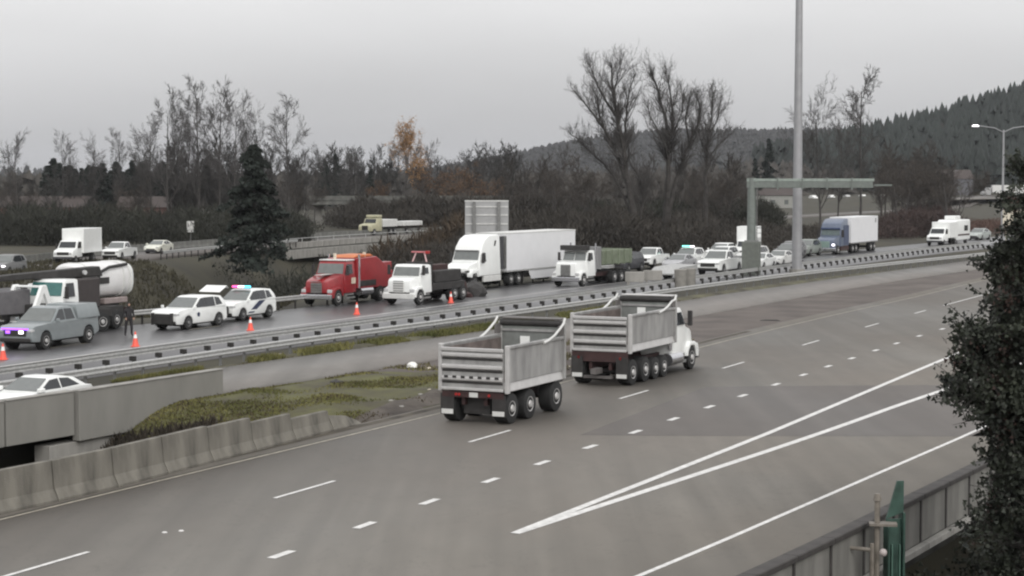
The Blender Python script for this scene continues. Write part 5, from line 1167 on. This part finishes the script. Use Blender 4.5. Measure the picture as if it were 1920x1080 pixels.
# woods on the hills: past counting
def wood(name, pts, hs, w, m, tris=3, seed=1):
    rng = np.random.default_rng(seed); V, Fc = [], []; k = 0
    lay = 3
    for (x, y, z), h in zip(pts, hs):
        for l in range(lay):
            zb = z + h * (.1 + .28 * l); zt = z + h * (.5 + .25 * l) if l < lay - 1 else z + h
            r = w * h / 12 * (1 - l * .27) * rng.uniform(.85, 1.2); n = 5; a0 = rng.uniform(0, 6.28)
            for q in range(n): V.append((x + r * math.cos(a0 + 6.283 * q / n), y + r * math.sin(a0 + 6.283 * q / n), zb + rng.normal(0, .06) * h))
            V.append((x + rng.normal(0, .15), y, zt))
            for q in range(n): Fc.append((k + q, k + (q + 1) % n, k + n))
            k += n + 1
    o = mobj(name, mesh_np(name, V, Fc, m)); return tag(o, kind='stuff')
def scatter(n, x0, x1, y0, y1, hmin, hmax, seed, minhill=0.):
    rng = np.random.default_rng(seed); x = rng.uniform(x0, x1, n); y = rng.uniform(y0, y1, n); z = terr(x, y); k = z > minhill
    return list(zip(x[k], y[k], z[k] - 1)), rng.uniform(hmin, hmax, k.sum())
def scatter_clear(*a):
    P, hh = scatter(*a); k = [i for i, p in enumerate(P) if not (.13 < p[0] / p[1] < .29 and p[1] < 800)]
    return [P[i] for i in k], [hh[i] for i in k]
o = wood('hill_forest', *scatter(9000, 150, 560, 720, 1180, 7, 21, 4, 3), 2.9, CONIF_F, seed=4); tag(o, 'dark conifer forest covering the hill at the right', 'forest')
o = wood('ridge_forest', *scatter(8000, -150, 760, 1650, 2350, 9, 16, 5, 4), 4.5, mat('ridge_woods', (.035, .035, .035), .95, var=.3, scale=.01), seed=5); tag(o, 'hazy woods on the low ridge behind the giant bare trees', 'forest')
o = wood('valley_woods', *scatter_clear(3600, -330, 260, 520, 1100, 7, 13, 6, -1), 4.0, mat('valley_woods_brown', (.045, .04, .034), .95, var=.4, scale=.02), seed=6); tag(o, 'low hazy woods across the valley floor', 'woods')
o = wood('far_valley_woods', *scatter(3500, -900, 500, 1100, 2600, 9, 15, 7, -1), 6.0, mat('far_woods', (.04, .042, .042), .95, var=.3, scale=.01), seed=7); tag(o, 'far hazy tree belt on the horizon at left', 'woods')

def bare_wood(name, spots, label, m, seed):
    rng = np.random.default_rng(seed); lib = []
    for k in range(4):
        big, fine, _ = bare_tree(300 + k, 12, .5, 1, .8, .55, .6, .016, .6, 9)
        A = tubes_np(big, 4); B_ = tubes_np([[*q[:6], max(.03, q[6]), max(.03, q[7])] for q in fine], 3)
        tri = np.concatenate([A[1][:, [0, 1, 2]], A[1][:, [0, 2, 3]], B_[1][:, [0, 1, 2]] + len(A[0]), B_[1][:, [0, 2, 3]] + len(A[0])]); lib.append((np.concatenate([A[0], B_[0]]), tri))
    Vs, Fs, n = [], [], 0
    for i, (x, y, h) in enumerate(spots):
        V, Fc = lib[i % 4]; a = rng.uniform(0, 6.28); sc = h / 11.; c, q = math.cos(a), math.sin(a); W = V * sc
        W = np.stack([W[:, 0] * c - W[:, 1] * q + x, W[:, 0] * q + W[:, 1] * c + y, W[:, 2] + tz(x, y)], 1); Vs.append(W); Fs.append(Fc + n); n += len(W)
    return tag(mobj(name, mesh_np(name, np.concatenate(Vs), np.concatenate(Fs), m)), label, 'woods', None, 'stuff')
rw = random.Random(11)
def spots_px(xa, xb, ya, yb, n, ta, tb):
    out = []
    for _ in range(n):
        y = rw.uniform(ya, yb); xp = rw.uniform(xa, xb); out.append((px(xp, y), y, hgt(rw.uniform(ta, tb), y)))
    return out
WOODM = mat('grey_wood', (.042, .040, .037), .95, var=.35, scale=.15)
bare_wood('bare_woods', spots_px(240, 560, 300, 380, 34, 285, 350), 'tangle of grey bare trees filling the back of the left clump', WOODM, 1)
bare_wood('bare_woods', spots_px(540, 960, 430, 560, 46, 283, 335), 'hazy grey bare woods behind the far overpass', WOODM, 2)
bare_wood('bare_woods', spots_px(940, 1420, 300, 420, 42, 305, 370), 'brown grey bare woods under the ridge behind the giant trees', mat('brown_wood', (.054, .048, .043), .95, var=.35, scale=.15), 3)
bare_wood('bare_woods', spots_px(-20, 240, 300, 380, 26, 335, 390), 'low bare trees in front of the dark conifer row', WOODM, 4)
bare_wood('bare_woods', spots_px(1650, 1770, 300, 420, 22, 275, 360), 'brown bare woods at the foot of the wooded hill', mat('brown_wood', (.052, .043, .038), .95, var=.35, scale=.15), 5)

# thickets (nobody could count the stems)
def thicket(name, zones, m, label, seed, per=90):
    rng = np.random.default_rng(seed); Vs = []; n = 0
    for (x, y, r, h) in zones:
        k = int(per * r * r * h / 6) + 40
        a = rng.uniform(0, 6.283, k); rr = np.sqrt(rng.random(k)) * r; f = rng.random(k) ** .8
        hh = h * (1 - (rr / r) ** 2 * .55)
        bx_ = x + rr * np.cos(a); by_ = y + rr * np.sin(a)
        base = np.stack([bx_, by_, terr(bx_, by_) + f * hh * .85], 1)
        d = rng.normal(0, .55, (k, 3)); d[:, 2] = np.abs(d[:, 2]) + .5; d /= np.linalg.norm(d, axis=1)[:, None]; L = hh * rng.uniform(.12, .35, k)
        sd_ = rng.normal(0, 1, (k, 3)); sd_ /= np.linalg.norm(sd_, axis=1)[:, None]; w = rng.uniform(.03, .10, (k, 1)) * max(1, h / 4)
        V = np.stack([base - sd_ * w, base + sd_ * w, base + d * L[:, None]], 1).reshape(-1, 3); Vs.append(V)
    V = np.concatenate(Vs); o = mobj(name, mesh_np(name, V, np.arange(len(V)).reshape(-1, 3), m)); return tag(o, label, 'thicket', None, 'stuff')
rg = random.Random(5)
def zone_px(xa, xb, ya, yb, n, r, h):
    out = []
    for i in range(n):
        y = rg.uniform(ya, yb); xp = rg.uniform(xa, xb); out.append((px(xp, y), y, r * rg.uniform(.7, 1.3), h * rg.uniform(.6, 1.2)))
    return out
thicket('dark_thicket', zone_px(-30, 560, 236, 300, 120, 4.0, 4.6), BRUSH, 'dark tangled wood behind the ramp at left', 1, 75)
thicket('dark_thicket', zone_px(430, 640, 140, 225, 40, 3.2, 3.0), BRUSH, 'dark shrubs filling the hollow below the ramp bridge', 2)
thicket('brown_thicket', zone_px(660, 1100, 305, 350, 60, 5.0, 5.5), BRUSH_B, 'brown brush behind the ramp and large sign', 3)
thicket('brown_thicket', [z for z in zone_px(900, 1420, 200, 292, 95, 4.2, 4.4) + zone_px(1420, 1570, 215, 292, 26, 4.2, 2.2) if z[0] - at_y(far_edge, z[1]) < -7], BRUSH_B, 'brown brush behind the row of parked white vehicles', 4)
thicket('brown_thicket', zone_px(700, 880, 218, 250, 34, 3.0, 6.8), mat('rust_brush', (.055, .040, .026), .95, var=.4, scale=.25), 'rusty brown brush hiding the right end of the ramp bridge', 12)
thicket('reddish_thicket', zone_px(1660, 1770, 262, 330, 40, 4.0, 4.0) + zone_px(1570, 1670, 262, 300, 20, 4.0, 2.4), mat('reddish_brush', (.055, .038, .034), .95, var=.4, scale=.25), 'reddish brown brush right of the blue semi', 6)
thicket('brown_thicket', [z for z in zone_px(640, 980, 165, 255, 75, 3.2, 3.2) if z[0] - at_y(far_edge, z[1]) < -6 and abs(z[0] + 2.15) > 2.0], BRUSH_B, 'low brown brush on the bank behind the red wrecker', 7)
thicket('dark_thicket', zone_px(1100, 1430, 300, 345, 36, 4.5, 5.0), BRUSH, 'dark brush at the foot of the giant trees', 8)
thicket('low_thicket', zone_px(1790, 1980, 275, 350, 50, 4.0, 1.5), mat('reddish_scrub', (.10, .062, .05), .95, var=.35, scale=.25), 'low reddish scrub on the slope right of the motorhome', 10)
def undergrowth():
    rng = np.random.default_rng(31); C = []
    for i in range(760):
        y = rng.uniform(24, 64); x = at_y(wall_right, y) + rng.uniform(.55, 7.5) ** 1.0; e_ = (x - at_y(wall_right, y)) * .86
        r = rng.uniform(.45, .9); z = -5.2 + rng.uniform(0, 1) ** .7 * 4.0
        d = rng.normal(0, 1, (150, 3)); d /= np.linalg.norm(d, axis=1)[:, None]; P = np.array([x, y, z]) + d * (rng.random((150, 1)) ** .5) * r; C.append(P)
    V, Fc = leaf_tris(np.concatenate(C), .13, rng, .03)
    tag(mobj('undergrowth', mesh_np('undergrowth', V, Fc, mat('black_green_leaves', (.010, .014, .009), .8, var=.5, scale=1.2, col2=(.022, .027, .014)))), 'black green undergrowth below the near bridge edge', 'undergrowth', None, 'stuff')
undergrowth()

def skin(name, Lp, Rp, y0, y1, m, dz=.055, na=16, fringe=.0):
    yy = np.arange(y0, y1, .7); V = []; 
    for y in yy:
        a, b = at_y(Lp, y), at_y(Rp, y)
        for k in range(na + 1):
            x = a + (b - a) * k / na; V.append((x, y, 0))
    V = np.array(V); V[:, 2] = terr(V[:, 0], V[:, 1]) + dz; I = (np.arange(len(yy) - 1)[:, None] * (na + 1) + np.arange(na)[None]).ravel()
    return tag(mobj(name, mesh_np(name, V, np.stack([I, I + 1, I + na + 2, I + na + 1], 1), m, True)), kind='structure')

# grass on the median strips
def tufts(name, fn, n, m, label, seed, h=.22, w=.035, cat='grass'):
    rng = np.random.default_rng(seed); P = fn(rng, n); k = len(P)
    base = np.stack([P[:, 0], P[:, 1], terr(P[:, 0], P[:, 1]) + .03], 1); d = rng.normal(0, .35, (k, 3)); d[:, 2] = 1; d *= (h * rng.uniform(.4, 1.2, k))[:, None]
    a = rng.uniform(0, 6.283, k); s = np.stack([np.cos(a), np.sin(a), np.zeros(k)], 1) * w
    V = np.stack([base - s, base + s, base + d], 1).reshape(-1, 3)
    return tag(mobj(name, mesh_np(name, V, np.arange(len(V)).reshape(-1, 3), m)), label, cat, None, 'stuff')
def between(L_, R_, y0, y1, inset=.2, fac=None):
    def f(rng, n):
        y = rng.uniform(y0, y1, n); a = np.interp(y, L_[:, 1], L_[:, 0]) + inset; b = np.interp(y, R_[:, 1], R_[:, 0]) - inset
        x = a + (b - a) * rng.random(n); k = b > a
        P = np.stack([x[k], y[k]], 1)
        v = np.array([mn.noise((p[0] * .35, p[1] * .35, 1.)) for p in P]); P = P[v > (-.15 if fac is None else fac) + .25 * rng.random(len(P))]
        return P
    return f
inner_l = offset(edge_left, -1.5)
tufts('median_grass', between(mid_near, offset(edge_left, -2.3), 57, 79, .3, -.12), 46000, GRASSM, 'bright mossy grass between the jersey barrier and the middle road', 1, .09, .05)
tufts('median_grass', between(mid_near, inner_l, 76, 96, .3, -.05), 7000, GRASSD, 'thin dry grass on the muddy median further up', 2, .16, .06)
tufts('verge_grass', between(rail_b, mid_far, 55, 120, .1, -.2), 26000, GRASSM, 'patchy grass between guardrail and middle road', 3, .25, .05)
tufts('ragged_edge', lambda rng, n: (lambda y: np.stack([np.interp(y, mid_far[:, 1], mid_far[:, 0]) + .25 * np.abs(np.sin(y * 1.1)) + rng.uniform(-.3, .35, n), y], 1))(rng.uniform(76, 130, n)), 9000, GRASSD, 'ragged dead grass creeping over the middle road edge', 4, .12, .07)
skin('ravine_ground', offset(wall_right, .5), offset(wall_right, 16), 22, 75, mat('painted_ravine_shade', (.010, .010, .007), .95, scale=1, var=.4), dz=.03)  # near-black sheet over the ravine floor: its shade is put into the colour
tufts('bank_grass', lambda rng, n: np.stack([rng.uniform(-50, -15, n), rng.uniform(118, 190, n)], 1), 24000, mat('bank_olive', (.046, .042, .025), .95, var=.4, scale=.2), 'olive brown grass on the bank below the ramp', 5, .45, .12)

# ground covers (mud and moss sheets as their own thin terrain skins)
skin('median_mud', offset(mid_near, .0), offset(edge_left, -1.1), 78.0, 190, mat('brown_mud', (.085, .070, .062), .9, scale=.3, var=.25, col2=(.125, .105, .092), bump=.4, bscale=5, detail=8))
skin('median_ground', offset(mid_near, .0), offset(edge_left, -1.1), 50, 78.3, mat('muddy_moss', (.070, .057, .044), .95, scale=.5, var=.3, col2=(.105, .105, .035), bump=.5, bscale=6, detail=8))
skin('verge_ground', rail_b, mid_far, 45, 205, mat('verge_mud', (.055, .048, .035), .95, scale=.5, var=.3, col2=(.11, .105, .06), bump=.5, bscale=6))

skin('dirt_strip', offset(edge_left, -2.7), offset(edge_left, -1.05), 59, 78.2, mat('roadside_dirt', (.060, .048, .040), .95, scale=.8, var=.35, col2=(.115, .098, .082), bump=.5, bscale=8), dz=.075, na=5)
tufts('brown_weeds', between(mid_near, offset(edge_left, -1.6), 58, 80, .1, -.05), 15000, mat('brown_weed', (.07, .055, .03), .95, var=.4, scale=.8), 'brown dead weeds mixed into the green median grass', 12, .11, .05)
tufts('dead_weeds', between(offset(mid_near, -.3), offset(mid_near, 3.6), 56, 66, .1, -.35), 8000, mat('dead_weed', (.035, .028, .020), .95, var=.5, scale=.8), 'dark dead weeds on the slope at the end of the bridge parapet', 9, .42, .06)
# litter and stones on the median
rl_ = random.Random(2)
LW = mat('litter_white', (.75, .74, .7), .6)
def lump(name, x, y, r, m, label, cat, sq=.6):
    bm = bmesh.new(); bmesh.ops.create_icosphere(bm, subdivisions=2, radius=r)
    for v in bm.verts: v.co *= 1 + .35 * mn.noise(v.co * 3 / r * .4 + Vector((x, y, 0))); v.co.z *= sq
    me = bpy.data.meshes.new(name); bm.to_mesh(me); bm.free(); me.materials.append(m); o = mobj(name, me, None, (x, y, tz(x, y) + r * sq * .5)); return tag(o, label, cat)
lump('white_bag', -4.3, 79.2, .24, LW, 'round white bag lying in the median grass left of the dump trailer', 'litter', .9)
lump('paper_scrap', -3.55, 79.0, .2, mat('litter_cream', (.5, .45, .36), .8), 'cream crumpled scrap right beside the white bag', 'litter', .5)
lump('dark_debris', -7.0, 73.3, .26, FRAME, 'black lump of debris on the bright green grass', 'debris', .5)
lump('white_strip', -11.1, 87.8, .3, mat('litter_cream', (.5, .45, .36), .8), 'pale strip of litter by the guardrail grass', 'litter', .2)
for i in range(60):
    y = rl_.uniform(66, 88); x = at_y(inner_l, y) - rl_.uniform(.1, 1.9); r = rl_.uniform(.04, .13)
    o = lump('stone', x, y, r, [CONC, CONC_D, mat('litter_cream', (.5, .45, .36), .8)][i % 3], 'small stone or scrap scattered along the median edge left of the dump trailer', 'stone', .6); o['group'] = 'stones and scraps along the median edge'
lump('wreckage', -2.75, 131.0, .95, FRAME, 'crumpled dark wreckage between the white tow truck and the lifted semi', 'wreckage', .8)
lump('wreckage', -3.3, 129.9, .55, MAROON, 'dark red crushed piece low beside the black wreckage', 'wreckage', .7)
o = lump('tyre_scrap', 15.2, 108.5, .3, FRAME, 'curled strip of torn tyre on the muddy shoulder above the dump truck', 'debris', .3); o.scale = (2.2, .4, 1)
for (x, y, lb_) in [(8.4, 49.6, 'small white scrap on the right shoulder by the edge line'), (4.6, 41.2, 'small pale scrap on the right shoulder near the bottom'), (-9.4, 52.8, 'pale scrap at the foot of the jersey barrier')]:
    lump('paper_scrap', x, y, .1, LW, lb_, 'litter', .3)

# foreground tree at the right edge
def fore_tree():
    rng = np.random.default_rng(12)
    t = thing('foreground_tree', 'dark leafy tree with reddish tips at the right edge in the foreground', 'tree', (11.75, 40.2, -5.2))
    MB().cyl((0, 0, 0), (.1, 0, 6), .16, .12, 8).cyl((.1, 0, 6), (.5, 0, 12.6), .12, .03, 8).build('trunk', BARK, t)
    big = []; C = []; CR = []
    # clumps: (dx, dz, radius)
    cl = [(-.75, 13.6, .25), (-.95, 12.9, .3), (-.7, 12.4, .4), (-.9, 11.9, .35), (-1.25, 11.4, .3), (-.8, 11.2, .5), (-1.5, 8.9, .6), (-1.6, 9.6, .5), (-1.1, 8.1, .5), (-1.0, 7.2, .45), (-.9, 6.6, .5), (.1, 12.6, .5), (.35, 13.3, .45), (.0, 11.6, .55), (-.35, 11.0, .45), (-.6, 10.4, .6), (-1.0, 10.7, .42), (-.9, 9.8, .6), (-1.45, 10.1, .42), (-1.2, 9.2, .65), (-1.8, 9.4, .42), (-1.95, 8.8, .42), (-1.4, 8.5, .6), (-.6, 8.9, .8), (-.1, 9.9, .8), (-.9, 7.8, .45), (-.2, 8.0, .7), (.1, 7.2, .7), (-.6, 6.9, .5), (-.35, 6.2, .6), (-1.0, 6.0, .42), (-1.35, 5.9, .35), (-.2, 5.4, .7), (-.9, 5.0, .5), (.2, 4.6, .8), (-.4, 4.2, .7), (.3, 3.4, .9), (-.5, 3.0, .8), (.8, 11, .8), (.9, 9.5, .9), (.9, 8, .9), (.9, 6.5, .9), (1.0, 5, .9), (1.2, 12.6, .6), (-1.7, 9.95, .3), (-.5, 11.6, .3)]
    for dx, dz, r in cl:
        for rep in range(5):
            dy = rng.uniform(-1, 1) * (1.0 if dx > -.8 else .5); c = np.array([dx + rng.normal(0, .12), dy, dz + rng.normal(0, .12)])
            big.append([.1, 0, max(0.5, dz - .8), *c, .035, .008])
            k = int((95 if dx < -1.1 else 170 if dx < -.7 else 380) * r * r / .36); d = rng.normal(0, 1, (k, 3)); d /= np.linalg.norm(d, axis=1)[:, None]; P = c + d * (rng.random((k, 1)) ** .6) * r * .8
            (CR if rng.random() < (.22 if dx < -.6 else .06) else C).append(P)
            for _ in range(5):
                d2 = rng.normal(0, 1, 3); d2[0] -= .5; d2[2] += .4; d2 /= np.linalg.norm(d2); e_ = c + d2 * r * rng.uniform(1.1, 1.7); big.append([*c, *e_, .012, .004])
                C.append(c + (e_ - c) * rng.random((14, 1)) + rng.normal(0, .04, (14, 3)))
    V, Fc = tubes_np(big, 4); mobj('branches', mesh_np('branches', V, Fc, BARK), t)
    V, Fc = leaf_tris(np.concatenate(C), .10, rng, .03); tag(mobj('crown', mesh_np('crown', V, Fc, IVY), t), kind='stuff')
    V, Fc = leaf_tris(np.concatenate(CR), .08, rng, .03); tag(mobj('reddish_leaves', mesh_np('reddish_leaves', V, Fc, IVY_R), t), kind='stuff')
fore_tree()

# ------------------------------------------------------------------ air
hz = MB().box(-5600, 5600, -1100, 8600, -14, 130).build('haze', bpy.data.materials.new('haze_air'))
hm = hz.data.materials[0]; hm.use_nodes = True; n_ = hm.node_tree.nodes
for n in list(n_):
    if n.type == 'BSDF_PRINCIPLED': n_.remove(n)
pv = n_.new('ShaderNodeVolumePrincipled'); pv.inputs['Color'].default_value = (.93, .95, 1, 1); pv.inputs['Density'].default_value = .00006
hm.node_tree.links.new(pv.outputs[0], n_['Material Output'].inputs['Volume']); tag(hz, kind='stuff')
